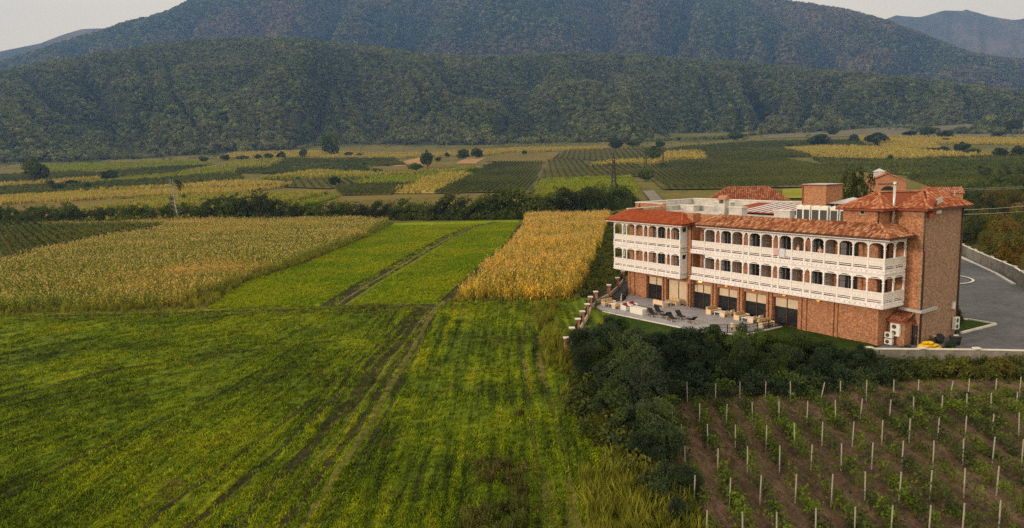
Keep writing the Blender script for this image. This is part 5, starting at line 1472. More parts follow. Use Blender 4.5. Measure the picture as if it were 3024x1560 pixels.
# rough stone wall with white coping at the right
def coped_wall(name, pts, h, label, mat, copw=.34, pil=True, capmat=None):
    root = empty(name, (pts[0][0], pts[0][1], 0), 0, label, 'wall'); o = Vector((pts[0][0], pts[0][1], 0))
    for i, ((xa, ya), (xb, yb)) in enumerate(zip(pts[:-1], pts[1:])):
        A_, B_ = Vector((xa, ya, 0)) - o, Vector((xb, yb, 0)) - o
        d = (B_ - A_).normalized() * .2; A_ += d; B_ -= d
        mb = MB(); mb.bar(A_ + Vector((0, 0, h / 2)), B_ + Vector((0, 0, h / 2)), .2, h); p = mb.build('panel', mat, root)
        mb = MB(); mb.bar(A_ + Vector((0, 0, h + .045)), B_ + Vector((0, 0, h + .045)), copw, .08); mb.build('coping', capmat or M['acwhite'], p)
    if pil:
        for i, (x, y) in enumerate(pts):
            mb = MB(); mb.box(x - o.x - .2, x - o.x + .2, y - o.y - .2, y - o.y + .2, 0, h + .12); p = mb.build('pillar', M['brick'] if (i == 0 and name == 'garden_wall') else mat, root)
            mb = MB(); mb.box(x - o.x - .3, x - o.x + .3, y - o.y - .3, y - o.y + .3, h + .122, h + .2); mb.build('cap', capmat or M['acwhite'], p)
    return root
coped_wall('garden_wall', [(32.6, 64.5), (37.1, 63.9), (41.7, 63.3), (46.3, 62.4), (51, 61.6)], .98, 'low rendered wall with white coping below the yard', M['oldwall'], capmat=M['pale'])
coped_wall('driveway_wall', [(69.5, 94), (71.6, 100.1), (73.7, 104.7), (75.4, 109.6), (77.3, 115.4), (79.0, 120.5), (80.4, 124.4), (81.6, 128.0), (83.3, 132.4), (85, 137)], 1.8, 'tall weathered panel wall with white coping along the driveway', M['oldwall'], capmat=M['pale'])
# driveway marking: curved white line
mb = MB(); ring = []
cx, cy_ = 62.6, 107.0
for i in range(25):
    a = R(-75 + 150 * i / 24 - 12); ring += [(cx + 5.4 * math.cos(a), cy_ + 5.4 * math.sin(a), .135), (cx + 5.75 * math.cos(a), cy_ + 5.75 * math.sin(a), .135)]
mb.add(ring, [(2 * i, 2 * i + 1, 2 * i + 3, 2 * i + 2) for i in range(24)])
tag(mb.build('painted_line', M['acwhite']), 'curved white line painted on the driveway', 'marking', None, 'structure')
mb = MB(); mb.prism([(71.0, 100.4), (74.8, 109.9), (78.4, 120.8), (82.2, 132.0), (81.5, 132.2), (78.1, 121.0), (74.5, 110.2), (70.7, 100.8)], .0, .17)
tag(mb.build('driveway_kerb', M['pale']), 'pale kerb at the foot of the panel wall', 'kerb', None, 'structure')
BED = [W2(1.7, 12.3)[:2], W2(2.05, 18.6)[:2], W2(-.6, 18.8)[:2], W2(-1.2, 12.2)[:2]]
BED = [W2(1.6, 11.9)[:2], (52.4, 76.7), (51.0, 79.2), (47.2, 80.5)]
sheet('grass_bed', BED, M['lawn'], 0.12, 'small grass bed with pale kerb in the yard', 'lawn', 2)
mb = MB()
for a, b in zip(BED[:3], BED[1:]): mb.bar((*a, .1), (*b, .1), .22, .2)
tag(mb.build('bed_kerb', M['pale']), 'pale kerb round the small grass bed', 'kerb', None, 'structure')
# sacks, bins, bags
r = random.Random(4)
sx, sy = 39.6, 67.2
k = 0
for lay, cnt in ((0, 5), (1, 4), (2, 2)):
    for i in range(cnt):
        x = sx + (i - (cnt - 1) / 2) * .38 + r.uniform(-.05, .05) + (.9 if lay == 0 and i == 4 else 0) * .2
        bm_ = bmesh.new(); bmesh.ops.create_icosphere(bm_, subdivisions=3, radius=1)
        for v in bm_.verts:
            c = v.co; n_ = mnoise.noise(c * 2.1 + Vector((k * 3, lay, 0)))
            c.x = math.copysign(abs(c.x) ** .6, c.x) * .30 * (1 + .12 * n_); c.y = math.copysign(abs(c.y) ** .6, c.y) * .42 * (1 + .1 * n_); c.z = c.z * .15 * (1 + .35 * n_)
        me = bpy.data.meshes.new('sack'); bm_.to_mesh(me); bm_.free(); me.materials.append(M['yellow'])
        me.polygons.foreach_set('use_smooth', [True] * len(me.polygons))
        o = link('sack', me); o.location = (x, sy + r.uniform(-.1, .1) + lay * .02, .22 + lay * .24); o.rotation_euler = (r.uniform(-.1, .1), r.uniform(-.15, .15), -.9 + r.uniform(-.3, .3))
        tag(o, 'yellow plastic sack in the heap beside the garden wall', 'sack', 'yellow sacks heaped by the wall'); k += 1
t = empty('rubbish_bin', (43.2, 68.9, .08), .3, 'round black rubbish tub in the yard behind the wall', 'bin')
mb = MB(); mb.tube([(0, 0, 0), (0, 0, .75)], [.42, .55], 14); mb.build('tub', M['blackfab'], t, True)
mb = MB(); mb.tube([(0, 0, .75), (0, 0, .82)], [.60, .60], 14); mb.build('rim', M['darkmetal'], t)
mb = MB(); mb.box(-.1, .25, -.15, .15, .83, .9); mb.build('white_rag', M['acwhite'], t)
for i, (x, y, s_, lab) in enumerate(((42.0, 69.6, .45, 'large black rubbish bag slumped against the side wall'), (41.2, 69.3, .33, 'small black rubbish bag near the service door'), (42.7, 70.6, .4, 'black rubbish bag behind the round tub'))):
    bm_ = bmesh.new(); bmesh.ops.create_icosphere(bm_, subdivisions=3, radius=s_)
    for v in bm_.verts: v.co *= 1 + .28 * mnoise.noise(v.co * 4 + Vector((i * 7, 0, 0))); v.co.z = max(v.co.z * (1.1 if v.co.z > 0 else .8), -s_ * .55)
    me = bpy.data.meshes.new('rubbish_bag'); bm_.to_mesh(me); bm_.free(); me.materials.append(M['blackfab'])
    o = link('rubbish_bag', me); o.location = (x, y, .07 + s_ * .55); tag(o, lab, 'rubbish bag')
t = empty('crate', (41.9, 70.3, .08), .5, 'brown cardboard carton among the black bags', 'carton')
mb = MB(); mb.box(-.3, .3, -.25, .25, 0, .5); mb.build('box', M['palewood'], t); mb = MB(); mb.bar((-.3, 0, .5), (-.5, 0, .65), .5, .02); mb.build('flap', M['palewood'], t)

# ------------------------------------------------------------------ near vineyard
VX = np.arange(16); SLOPE = 0.12
def vx(k, y): return 9.25 + 1.84 * k + SLOPE * (y - 32.0) - 0.0
x_ = np.arange(6.5, 62, .22); y_ = np.arange(20, 57.5, .3)
X, Y = np.meshgrid(x_, y_)
ph = (X - SLOPE * (Y - 32) - 9.25) / 1.84
Z = 0.10 + .10 * np.cos(ph * 2 * math.pi) + .07 * fbm(X / .7, Y / .9, 3, 3) - .09 * np.exp(-((((ph + .5) % 1) - .38) / .10) ** 2) - .09 * np.exp(-((((ph + .5) % 1) - .66) / .10) ** 2)
edge = np.clip((X - 7.5) / 1.5, 0, 1); Z = Z * edge + .04 * (1 - edge)
tag(link('vineyard_soil', grid_mesh('vineyard_soil', X, Y, Z + .05, M['soilpatch'])), 'brown ploughed soil between the young vines', 'soil', None, 'structure')
sheet('verge', [(6.0, 57), (62, 55.5), (62, 62), (33, 64.3), (9, 67.8), (5, 68)], M['ditch'], .09, 'weedy verge below the garden wall', 'verge', 2)
POSTS = [[(11.5, 53.6), (13.2, 53.5), (15.2, 52.9), (17.1, 53.1), (19.0, 53.0), (20.9, 52.9), (23.0, 52.6), (24.6, 52.7), (26.6, 52.8), (28.6, 52.7), (30.4, 52.6), (32.5, 52.2), (34.2, 52.6), (36.1, 52.4), (38.1, 52.6)],
 [(10.9, 48.3), (12.8, 48.4), (14.6, 48.2), (16.5, 48.4), (18.4, 48.5), (20.3, 48.4), (22.3, 48.4), (24.1, 48.6), (26.0, 48.3), (27.9, 48.7), (30.0, 48.9), (31.9, 49.1), (33.6, 49.1), (35.5, 49.2)],
 [(10.6, 44.5), (12.3, 44.4), (14.0, 44.2), (15.9, 44.0), (17.8, 44.2), (19.6, 44.3), (21.5, 44.2), (23.5, 44.4), (25.3, 44.5), (27.2, 44.6), (29.1, 44.8), (31.0, 45.0), (32.8, 45.1)],
 [(10.0, 40.9), (11.8, 40.5), (13.6, 40.6), (15.5, 40.6), (17.4, 40.7), (19.2, 40.7), (21.0, 40.7), (22.9, 40.9), (24.7, 40.8), (26.6, 41.0), (28.5, 41.2), (29.9, 40.7)],
 [(9.5, 36.9), (11.3, 36.5), (13.0, 36.7), (14.9, 36.7), (16.8, 36.6), (18.7, 36.8), (20.5, 36.7), (22.2, 36.8), (24.1, 36.9), (26.0, 37.1)],
 [(9.1, 32.9), (10.8, 32.7), (12.4, 32.6), (14.4, 32.9), (16.3, 32.9), (18.1, 33.0), (19.9, 32.9), (21.6, 33.0), (23.5, 33.2)]]
mb = MB(); mb.box(-.026, .026, -.026, .026, -.3, 1.66); mb.box(-.026, .026, -.026, .026, 1.66, 1.70)
pm = mb.mesh('post', M['postc'])
rr = random.Random(8)
ORD2 = 'first second third fourth fifth sixth seventh eighth ninth tenth eleventh twelfth thirteenth fourteenth fifteenth'.split()
for ri, row in enumerate(POSTS):
    for ci, (x, y) in enumerate(row):
        o = link('vineyard_post', pm); o.location = (x, y, .08)
        lean = (ri == 0 and ci in (6, 11)); odd = (ri == 1 and ci == 7)
        o.rotation_euler = (rr.uniform(-.03, .03), rr.uniform(-.03, .03) + (.16 if lean else .08 if odd else 0), rr.uniform(-.2, .2))
        tag(o, ('pale vineyard post leaning to the right, ' if lean else 'slim pale vineyard post, ') + ORD2[ci] + ' from the left in the ' + ['back line', 'second line back', 'third line from back', 'fourth line from back', 'fifth line from back', 'front line'][ri], 'post', 'pale posts of the young vineyard')
ORD = 'first second third fourth fifth sixth seventh eighth ninth tenth eleventh twelfth thirteenth fourteenth fifteenth sixteenth seventeenth'.split()
def vine_row(kx, ybeg, yend, seed):
    r = np.random.default_rng(seed)
    root = empty('vine_row', (vx(kx, ybeg), ybeg, 0), 0, ORD[int(kx)] + ' row of young vines counting from the grey green trees', 'vine row', 'rows of young vines')
    q, t = [], []
    y = ybeg
    st = MB()
    while y < yend:
        v = vnoise(y * .35 + seed * 5, kx * 3.1, 2)
        n = int(max(22, 115 * (0.95 + .9 * v) * r.uniform(.5, 1.4)))
        hh = r.uniform(.5, 1.25); w = r.uniform(.18, .42)
        c = np.array([vx(kx, y) - root.location.x, y - ybeg, 0])
        C = c + np.stack([r.normal(0, w, n), r.normal(0, .30, n), .12 + hh * r.random(n) ** .8], 1)
        L = r.uniform(.10, .22, n)
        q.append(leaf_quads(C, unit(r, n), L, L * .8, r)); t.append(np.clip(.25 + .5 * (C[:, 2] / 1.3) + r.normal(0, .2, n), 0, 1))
        st.bar((c[0], c[1], 0), (c[0] + r.normal(0, .05), c[1], .7 + .4 * r.random()), .035)
        y += r.uniform(.75, 1.15)
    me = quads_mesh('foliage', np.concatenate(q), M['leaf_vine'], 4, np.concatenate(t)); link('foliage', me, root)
    st.build('stems', M['bark'], root)
    wm = MB()
    for z in (.55, .95, 1.35): wm.bar((0, 0, z), (vx(kx, yend) - vx(kx, ybeg), yend - ybeg, z), .004)
    wm.build('wires', M['brownmetal'], root)
for k in range(17): vine_row(k + (.0), 27.0 if k < 9 else 29 + (k - 8) * 1.6, 53.2, k + 1)
grass2 = proto_coll('weed grass', [blades('weed_tuft', 14, .34, .05, .3, M['weed_gold'], s + 60, .7) for s in range(2)] + [crown_mesh('weed_clump', [(0, 0, .15, .3)], 50, .12, M['leaf_vine'], 61, .2)])
x, y = scatter_pts([(9, 26), (62, 26), (62, 56), (9, 56)], 1.3, 66)
ph = np.abs(((x - SLOPE * (y - 32) - 9.25) / 1.84 + .5) % 1 - .5)
k = (ph < .24) & (vnoise(x / 1.5, y / 2, 4) > -.5) | (np.random.default_rng(2).random(len(x)) < .05)
x, y = x[k], y[k]
scatter('vineyard_weeds', np.stack([x, y, np.full_like(x, .18)], 1), np.random.default_rng(3).uniform(.4, 1.1, len(x)), grass2, 'low weeds growing under the young vines', 'weeds', 67)
weeds('verge_grass', [(10, 53.6), (62, 53.8), (62, 57.5), (10, 57.5)], 6, strip_c, 'green grass along the top end of the vineyard', 68, .3, .6)
weeds('verge_bushes', [(28, 57.5), (62, 56.2), (62, 60.2), (33.5, 62.4), (29, 62.2)], 1.5, bush_c, 'dark bushy weeds below the garden wall', 69, .7, 1.35, cut=-.5)
weeds('verge_bushes', [(28, 57.5), (62, 56.2), (62, 60.0), (33.5, 61.6), (29, 61.6)], .6, wb_, 'brown weeds below the garden wall', 70, .6, 1.2, cut=-.1)
weeds('verge_bushes', [(40, 56.5), (62, 56.2), (62, 60), (40, 61.2)], .5, proto_coll('autumn bush', [crown_mesh('bush_clump', [(0, 0, .5, .6), (.4, .1, .35, .45)], 200, .18, M['leaf_autumn'], 81, .2)]), 'yellowing bushes below the garden wall', 71, .8, 1.6, cut=0)

# ------------------------------------------------------------------ trees one by one
def make_tree(name, crown, trunk, loc, s, rz, label, group, cat='tree', sz=None):
    root = empty(name, loc, rz, label, cat, group)
    root.scale = (s, s, sz or s)
    if trunk: link('trunk', trunk, root)
    link('crown', crown, root)
    return root
def lobes_tree(h, rad, seed, n=8, low=.35):
    r = random.Random(seed)
    L = [(0, 0, h * .62, rad * .62)]
    for i in range(n):
        a = i * 2.4 + r.random(); d = rad * r.uniform(.35, .75)
        L.append((math.cos(a) * d, math.sin(a) * d, h * r.uniform(low, .86), rad * r.uniform(.30, .48)))
    L.append((r.uniform(-.3, .3), r.uniform(-.3, .3), h * .9, rad * .3))
    return L
near_crowns = [crown_mesh('crown', lobes_tree(5, 2.4, s, 11, .22), 11000, .17, M['leaf_near'], s, .35, .2) for s in range(4)]
near_trunks = [trunk_mesh('trunk', 4.6, .09, M['bark'], s, 0, 7, 1.1) for s in range(4)]
M['leaf_grey'] = foliage('grey green leaves', (0.016, 0.028, 0.016), (0.085, 0.115, 0.070), (0.10, 0.15, 0.040), 0.3, .25, .3, .2)
grey_crowns = [crown_mesh('crown', lobes_tree(5, 2.4, s + 9, 12, .2), 12000, .15, M['leaf_grey'], s + 9, .35, .2) for s in range(2)]
rt = random.Random(12)
NEAR = [(6.6, 66.2, .62), (9.0, 65.6, .78), (11.2, 64.6, .82), (13.6, 64.9, .70), (15.8, 63.8, .80), (18.2, 64.2, .82), (20.6, 63.2, .92), (23.2, 63.6, .72), (25.6, 62.6, .86), (28.0, 62.8, .66), (30.4, 61.6, .56),
        (8.0, 62.0, .85), (10.6, 60.8, .85), (13.5, 60.6, .74), (16.5, 59.8, .72), (19.6, 59.6, .78), (22.6, 59.2, .70), (25.8, 59.2, .66), (12.0, 58.6, .6), (15.0, 57.8, .5), (18.2, 57.6, .48), (21.2, 57.4, .5), (24.4, 57.2, .48), (29.2, 59.4, .5),
        (6.8, 58.0, .66), (7.4, 53.8, .68), (7.0, 49.6, .62), (7.4, 45.6, .55), (8.9, 41.2, .52), (7.8, 41.8, .42), (9.2, 37.6, .42), (8.2, 34.6, .30)]
NEAR = [(x, y, s * (.74 if x > 24 else .84 if x > 11 else 1)) for x, y, s in NEAR]
for i, (x, y, s) in enumerate(NEAR):
    make_tree('acacia_tree', near_crowns[i % 4], near_trunks[i % 4], (x, y, 0), s * 1.06 * rt.uniform(.94, 1.08), rt.uniform(0, 6), 'dark feathery tree ' + ('in the strip beside the grassy path' if y < 60 and x < 8 else 'crowding the brick fence corner' if x < 10 else 'below the sun loungers, near the fence' if y > 62.9 and x < 22 else 'below the blank brick wall, near the fence' if y > 61 else 'overhanging the first vine rows' if x < 20 else 'overhanging the middle vine rows'), 'dark trees below the terrace')
for i, (x, y, s) in enumerate([(9.6, 57.2, 1.02), (9.3, 53.0, 1.0), (8.9, 48.6, .95), (9.0, 44.6, .72)]):
    make_tree('acacia_tree', grey_crowns[i % 2], near_trunks[i % 4], (x, y, 0), s, i * 1.7, ['grey green tree nearest the boundary fence at the vineyard corner', 'tall grey green tree, second from the fence at the vineyard edge', 'grey green tree, third from the fence at the vineyard edge', 'small grey green tree farthest from the fence, above the tall grass'][i], 'grey green trees at the vineyard corner')
con = crown_mesh('crown', [(0, 0, .4, .75), (0, 0, .9, .6), (0, 0, 1.4, .42), (0, 0, 1.85, .22)], 2600, .12, M['leaf_hedge'], 5, .6)
make_tree('conifer', con, trunk_mesh('trunk', 1.6, .05, M['bark'], 3), (48.6, 77.6, .1), 1.0, 0, 'small dark conifer in the grass bed', None, 'conifer')
sm = crown_mesh('crown', [(0, 0, .45, .5), (.3, 0, .3, .35)], 900, .1, M['leaf_near'], 7, .3)
for x, y, lab in ((36.6, 65.6, 'young green shrub in front of the white outdoor units'), (41.3, 66.6, 'small green shrub beside the yellow sacks'), (48.9, 64.6, 'dark scraggly shrub behind the right end of the garden wall')):
    make_tree('shrub', sm, None, (x, y, .05), 1.15, x, lab, None, 'shrub')

# hedgerow across the middle
hed_crowns = [crown_mesh('crown', lobes_tree(6, 3.6, s + 30, 12, .12) + [(rt.uniform(-2, 2), rt.uniform(-2, 2), 1.4, 1.5) for _ in range(4)], 3200, .42, M['leaf_hedge'], s + 30, .5) for s in range(5)]
hed_trunks = [trunk_mesh('trunk', 5, .16, M['bark'], s + 30, 0, 5) for s in range(2)]
HL = [(-235, 300), (-201, 286), (-166, 284), (-132, 282), (-110, 277), (-90, 273), (-63, 268), (-45, 262), (-24.7, 256), (-1, 252), (14, 258), (26, 268), (38.8, 290), (52, 312)]
def along(pts, t):
    P = np.array(pts, float); d = np.concatenate([[0], np.cumsum(np.hypot(*np.diff(P, axis=0).T))]); return np.interp(t, d, P[:, 0]), np.interp(t, d, P[:, 1]), d[-1]
tot = along(HL, 0)[2]; t = 0; k = 0
HS = [(-240, .85), (-170, .80), (-122, .75), (-112, 1.25), (-96, 1.2), (-86, .75), (-60, .72), (-40, .70), (-28, .85), (-12, 1.0), (0, 1.12), (14, 1.1), (30, 1.15), (44, 1.0), (60, .8)]
while t < tot:
    x, y, _ = along(HL, t)
    s = 1.42 * np.interp(x, [h[0] for h in HS], [h[1] for h in HS]) * rt.uniform(.8, 1.2)
    make_tree('hedgerow_tree', hed_crowns[k % 5], hed_trunks[k % 2], (float(x), float(y) + rt.uniform(-3, 3), float(terrain(x, y)) - .2), s, rt.uniform(0, 6), 'dark bushy tree of the long hedgerow, ' + ('behind the dark left vineyard' if x < -125 else 'beside the pale dead tree, behind the left maize' if x < -84 else 'behind the right half of the left maize' if x < -38 else 'behind the bright green strip' if x < 0 else 'behind the golden maize' if x < 30 else 'near the tall pylon'), 'trees of the long hedgerow')
    t += 2.6 * s * rt.uniform(.85, 1.25); k += 1
weeds('hedge_undergrowth', [(-235, 290), (-201, 280), (-166, 278), (-120, 272), (-63, 262), (-24.7, 250), (-1, 245), (24, 256), (42, 282), (52, 300), (46, 302), (20, 262), (-1, 255), (-60, 272), (-166, 292)], .35, proto_coll('hedge bush', [crown_mesh('hedge_bush', [(0, 0, .8, 1.3), (1, .3, .6, 1.0)], 260, .36, M['leaf_hedge'], 91, .3), crown_mesh('hedge_bush', [(0, 0, .7, 1.2), (1, -.3, .6, 1.0)], 260, .36, M['leaf_shrub'], 92, .3)]), 'dark bramble under the hedgerow trees', 72, .6, 1.5)
# dead pale tree
dx_, dy_ = -127.0, 276.0
root = empty('dead_tree', (dx_, dy_, 0), 0, 'tall half dead tree with bare pale trunk rising from the hedgerow', 'tree')
mb = MB()
mb.tube([(0, 0, 0), (-.3, 0, 4), (-.8, 0, 8), (-.9, 0, 12), (-.7, 0, 16.5)], [.28, .22, .17, .11, .05], 7)
mb.tube([(-.6, 0, 7.0), (.5, .2, 9.5), (.8, .3, 13), (.9, 0, 16)], [.15, .12, .08, .04], 6)
rr = random.Random(3)
for i in range(64):
    z = 2.5 + i * .21; x = np.interp(z, [0, 4, 8, 12, 16.5], [0, -.3, -.8, -.9, -.7]); a = rr.uniform(0, 6.3); L = rr.uniform(1.2, 2.8)
    mb.tube([(x, 0, z), (x + L * .5 * math.cos(a), L * .5 * math.sin(a), z + .7), (x + L * math.cos(a), L * math.sin(a), z + 1.3)], [.05, .035, .02], 4)
mb.build('trunk', M['palebark'], root, True)
link('crown', crown_mesh('crown', [(2.2, 0, 12.8, 1.3), (3.0, 0, 10, 1.1), (1.0, 0, 15.5, 1.3), (2.6, 0, 6.8, 1.1), (.2, 0, 17, 1.6), (1.8, 0, 14.4, 1.7), (-1.8, 0, 9, 1.2), (-1.5, 0, 14, 1.2)], 3200, .30, M['leaf_shrub'], 3, .05), root)
# scattered trees of the valley, photo pixel of the foot, height and width in pixels
VT = [(105, 545, 78, 64, 'large rounded dark tree standing alone in the left fields'), (327, 534, 32, 44, 'dark bushy tree on the thin green strip, left of the dead tree'), (149, 550, 20, 24, 'small dark tree just right of the large lone tree'),
 (172, 563, 24, 38, 'low round bush below the large lone tree'), (212, 547, 15, 30, 'small low bush on the brown strip'), (259, 560, 22, 20, 'small upright bush above the long tan strip'), (603, 478, 18, 24, 'small bush at the left end of the dry grass'),
 (664, 474, 20, 26, 'small round tree on the dry grass under the hills'), (718, 475, 16, 36, 'broad low bush on the dry grass'), (762, 473, 18, 22, 'small bush next to the broad low one'), (795, 472, 22, 26, 'round bush in the row of bushes on dry grass'), (828, 472, 28, 28, 'leafy tree at the right end of the bush row'),
 (897, 467, 30, 22, 'upright tree standing alone on dry grass'), (975, 458, 66, 46, 'tall dark tree at the edge of the woods'), (1062, 463, 14, 20, 'little bush under the woods clearing'), (1030, 462, 18, 24, 'little bush beside the tall edge tree'), (1262, 496, 54, 34, 'tall dark tree beside the orange stubble field'),
 (1226, 504, 24, 44, 'low dark bush clump left of the stubble field tree'), (1294, 478, 14, 18, 'small bright bush right of the stubble field tree'), (1114, 515, 20, 32, 'dark round bush in mid valley'), (1132, 525, 13, 15, 'small bush below the dark round bush'), (990, 549, 30, 34, 'dark round bush at the end of the thin vine rows'),
 (879, 535, 12, 12, 'tiny dark bush above the thin vine rows'), (1078, 486, 12, 14, 'tiny bush on the dark green strip'), (1320, 466, 16, 16, 'small bush left of the twin trees'), (1370, 472, 32, 34, 'left one of twin dark trees under the hills'), (1408, 470, 34, 34, 'right one of twin dark trees under the hills'),
 (1460, 484, 10, 14, 'small bush above the big vineyard'), (1548, 458, 14, 14, 'small round bush at the top of the olive field'), (1820, 442, 28, 42, 'dark spreading tree directly behind the pylon'), (1870, 432, 22, 44, 'broad dark tree right of the pylon top'), (1907, 536, 44, 44, 'round dark tree by the grey path'),
 (1930, 472, 44, 44, 'large dark bush between distant vineyards'), (1957, 497, 18, 24, 'low bush by the distant small pylon'), (1950, 438, 24, 26, 'dark tree at the edge of the right woods'), (2410, 430, 36, 64, 'left one of two big round trees below the right hills'), (2590, 430, 36, 62, 'right one of two big round trees below the right hills'),
 (2520, 422, 24, 26, 'small tree between the two big round trees'), (2740, 407, 34, 40, 'tall dark tree on the scrubland'), (2790, 408, 24, 42, 'dark low tree right of the tall scrubland one'), (2690, 407, 18, 40, 'low thicket tree left of the tall scrubland one'), (2990, 398, 44, 46, 'big tree at the right edge of the scrubland'), (2950, 404, 18, 40, 'low bush left of the big right edge tree'),
 (2792, 420, 14, 20, 'small dark bush at the top of the golden field'), (2840, 449, 34, 38, 'tall leafy tree at the end of the golden field'), (2786, 446, 20, 34, 'low bush cluster on the golden field'), (2740, 442, 12, 40, 'flat bush cluster on the golden field'), (2956, 462, 32, 38, 'dark round tree right of the golden field'), (3004, 461, 32, 36, 'dark round tree at the far right edge'),
 (2630, 468, 16, 16, 'squat dark bush in the green crop'), (2870, 455, 22, 40, 'low shrub at the tip of the golden field'), (2330, 436, 20, 26, 'small grey tree under the right woods'), (2170, 420, 30, 40, 'grey green tree at the foot of the right woods'), (2460, 402, 18, 34, 'small tree on the scrubland edge'), (2860, 398, 16, 26, 'pair of small bushes on the scrubland')]
val_crowns = [crown_mesh('crown', [(0, 0, 3.2, 2.7)] + [(2.2 * math.cos(q * 1.9 + s), 2.2 * math.sin(q * 1.9 + s), rt.uniform(1.4, 4.4), rt.uniform(1.2, 1.9)) for q in range(8)] + [(0, 0, 5.0, 1.4)], 2600, .62, M['leaf_hedge'], s + 130, .6) for s in range(4)]
for i, (px, py, hp, wp, lab) in enumerate(VT):
    x, y = G(px, py); d = y / math.cos(PITCH)
    h = hp / F_PX * d; w = wp / F_PX * d
    s = w / 6.6
    nm = 'tree' if hp > 24 else 'bush'
    t = make_tree(nm, val_crowns[i % 4], hed_trunks[i % 2], (x, y, float(terrain(x, y)) - .2), s, i * 1.3, lab, None, nm, sz=h / 6.3)
# dark trees behind and right of the hotel
BT = [(2540, 606, 128, 108, 'leaf_near', 'big dark leafy tree behind the brick stair tower', 120), (2490, 600, 90, 70, 'leaf_near', 'lower dark tree left of the big leafy one', 125)]
big_crowns = [crown_mesh('crown', lobes_tree(9, 4.2, s + 60, 14, .25), 8000, .34, M['leaf_hedge'], s + 60, .4) for s in range(2)]
for i, (px, py, hp, wp, m_, lab, D) in enumerate(BT):
    dxx, dyy, dzz = ray(px, 470); x = dxx / dyy * D
    hgt = 17.6 if i == 0 else 13.0
    make_tree('tree', big_crowns[i % 2], near_trunks[0], (x, D, 0), wp / F_PX * D / 8.0, i, lab, None, 'tree', sz=hgt / 9.2)
aut = [crown_mesh('crown', lobes_tree(6, 3.4, s + 70, 12, .1) + [(rt.uniform(-2, 2), rt.uniform(-2, 2), 1.4, 1.6) for _ in range(4)], 5000, .30, M['leaf_autumn'], s + 70, .45) for s in range(3)]
r = random.Random(21)
k = 0
for y in (116, 124, 132, 141, 152, 165, 180, 197, 216, 238, 262, 290):
    x = max(.612 * y, float(np.interp(y, [94, 137], [70, 85])) + 5 if y < 145 else 0) + (k % 3)
    while x < .765 * y:
        d = k % 3 == 2 or y > 230
        make_tree('tree', (hed_crowns if d else aut)[k % 3], hed_trunks[0], (x + r.uniform(-2, 2), y + r.uniform(-3, 3), 0), r.uniform(.72, 1.05) * (1 + (y > 200) * .25), r.uniform(0, 6), ('dark green tree ' if d else 'yellowing bushy tree ') + ('directly behind the driveway wall' if y < 135 else 'in the middle of the slope beyond the driveway wall' if y < 190 else 'high on the slope beyond the driveway wall'), 'trees beyond the driveway wall')
        x += r.uniform(5.5, 8); k += 1
for i, (px, py) in enumerate([(2900, 560), (2950, 555), (3000, 560), (2860, 600), (2910, 530), (2965, 520), (3015, 520), (2800, 500), (2850, 502), (2895, 505), (2700, 530), (2650, 500)]):
    x, y = G(px, py)
    make_tree('tree', hed_crowns[i % 5], hed_trunks[0], (x, y, float(terrain(x, y))), (1.3 if i < 7 else .7) * r.uniform(.85, 1.1), i, ['tree at the left foot of the dark wood on the right', 'tree low in the middle of the dark wood on the right', 'tree at the right foot of the dark wood', 'tree between the vivid green plot and the hotel roof', 'tree at the upper left of the dark wood', 'tree at the top middle of the dark wood', 'tree at the upper right edge of the dark wood'][i] if i < 7 else ['dark low tree at the left end of the hedge above the wood', 'dark low tree, second from the left in the hedge above the wood', 'dark low tree, third from the left in the hedge above the wood', 'lone dark tree behind the right utility pole', 'lone dark tree behind the roof lantern'][i - 7], 'dark trees of the right slope' if i < 7 else 'low trees above the right slope')
# foot-of-hill scrub
fs = proto_coll('scrub models', [crown_mesh('scrub', [(0, 0, 1.5, 2.6), (2, .3, 1.2, 2.0)], 130, 1.1, M['leaf_forest'], 95 + s, .4) for s in range(2)])
r = np.random.default_rng(17); n = 3800
a = r.uniform(-.66, .66, n); rad = np.interp(a, AZ, FR) + r.normal(-25, 38, n)
k = (vnoise(a * 55, a * 0 + 3, 9) + .4 * r.normal(size=n) > .0) & (rad > 700)
a, rad = a[k], rad[k]; x, y = rad * np.sin(a), rad * np.cos(a)
scatter('scrub', np.stack([x, y, terrain(x, y)], 1), r.uniform(.5, 1.3, len(x)), fs, 'dark scrub along the foot of the wooded hills', 'scrub', 18)

# ------------------------------------------------------------------ pylons, vehicle, track, path, outbuildings
def pylon(px, py, ztop, label, sc=1.0):
    x, y = G(px, py); z0 = float(terrain(x, y))
    root = empty('pylon', (x, y, z0), 0, label, 'pylon', 'lattice pylons crossing the valley'); root.scale = (sc,) * 3
    H_ = 23.0; b, tp = 1.35, .42; mb = MB()
    def c(i, z):
        w = b + (tp - b) * min(1, z / 18.5); return Vector(((-1, 1, 1, -1)[i] * w, (-1, -1, 1, 1)[i] * w, z))
    for i in range(4): mb.bar(c(i, 0), c(i, 18.5), .30); mb.bar(c(i, 18.5), (0, 0, H_), .16)
    zs = [0, 3, 5.6, 8, 10.2, 12.2, 14, 15.6, 17.1, 18.5]
    for za, zb in zip(zs[:-1], zs[1:]):
        for i in range(4):
            j = (i + 1) % 4; mb.bar(c(i, za), c(j, zb), .10); mb.bar(c(j, za), c(i, zb), .13); mb.bar(c(i, zb), c(j, zb), .12)
    mb.build('tower', M['darkmetal'], root)
    for z, L in ((16.0, 3.0), (18.8, 2.4), (21.4, 1.7)):
        mb = MB(); mb.bar((-L, 0, z), (L, 0, z), .14); mb.bar((-L, 0, z), (0, 0, z + 1.1), .10); mb.bar((L, 0, z), (0, 0, z + 1.1), .10); mb.build('cross_arm', M['brownmetal'], root)
    return root
pylon(1813, 594, 0, 'tall rusty lattice pylon standing by the hedgerow left of the hotel', .98)
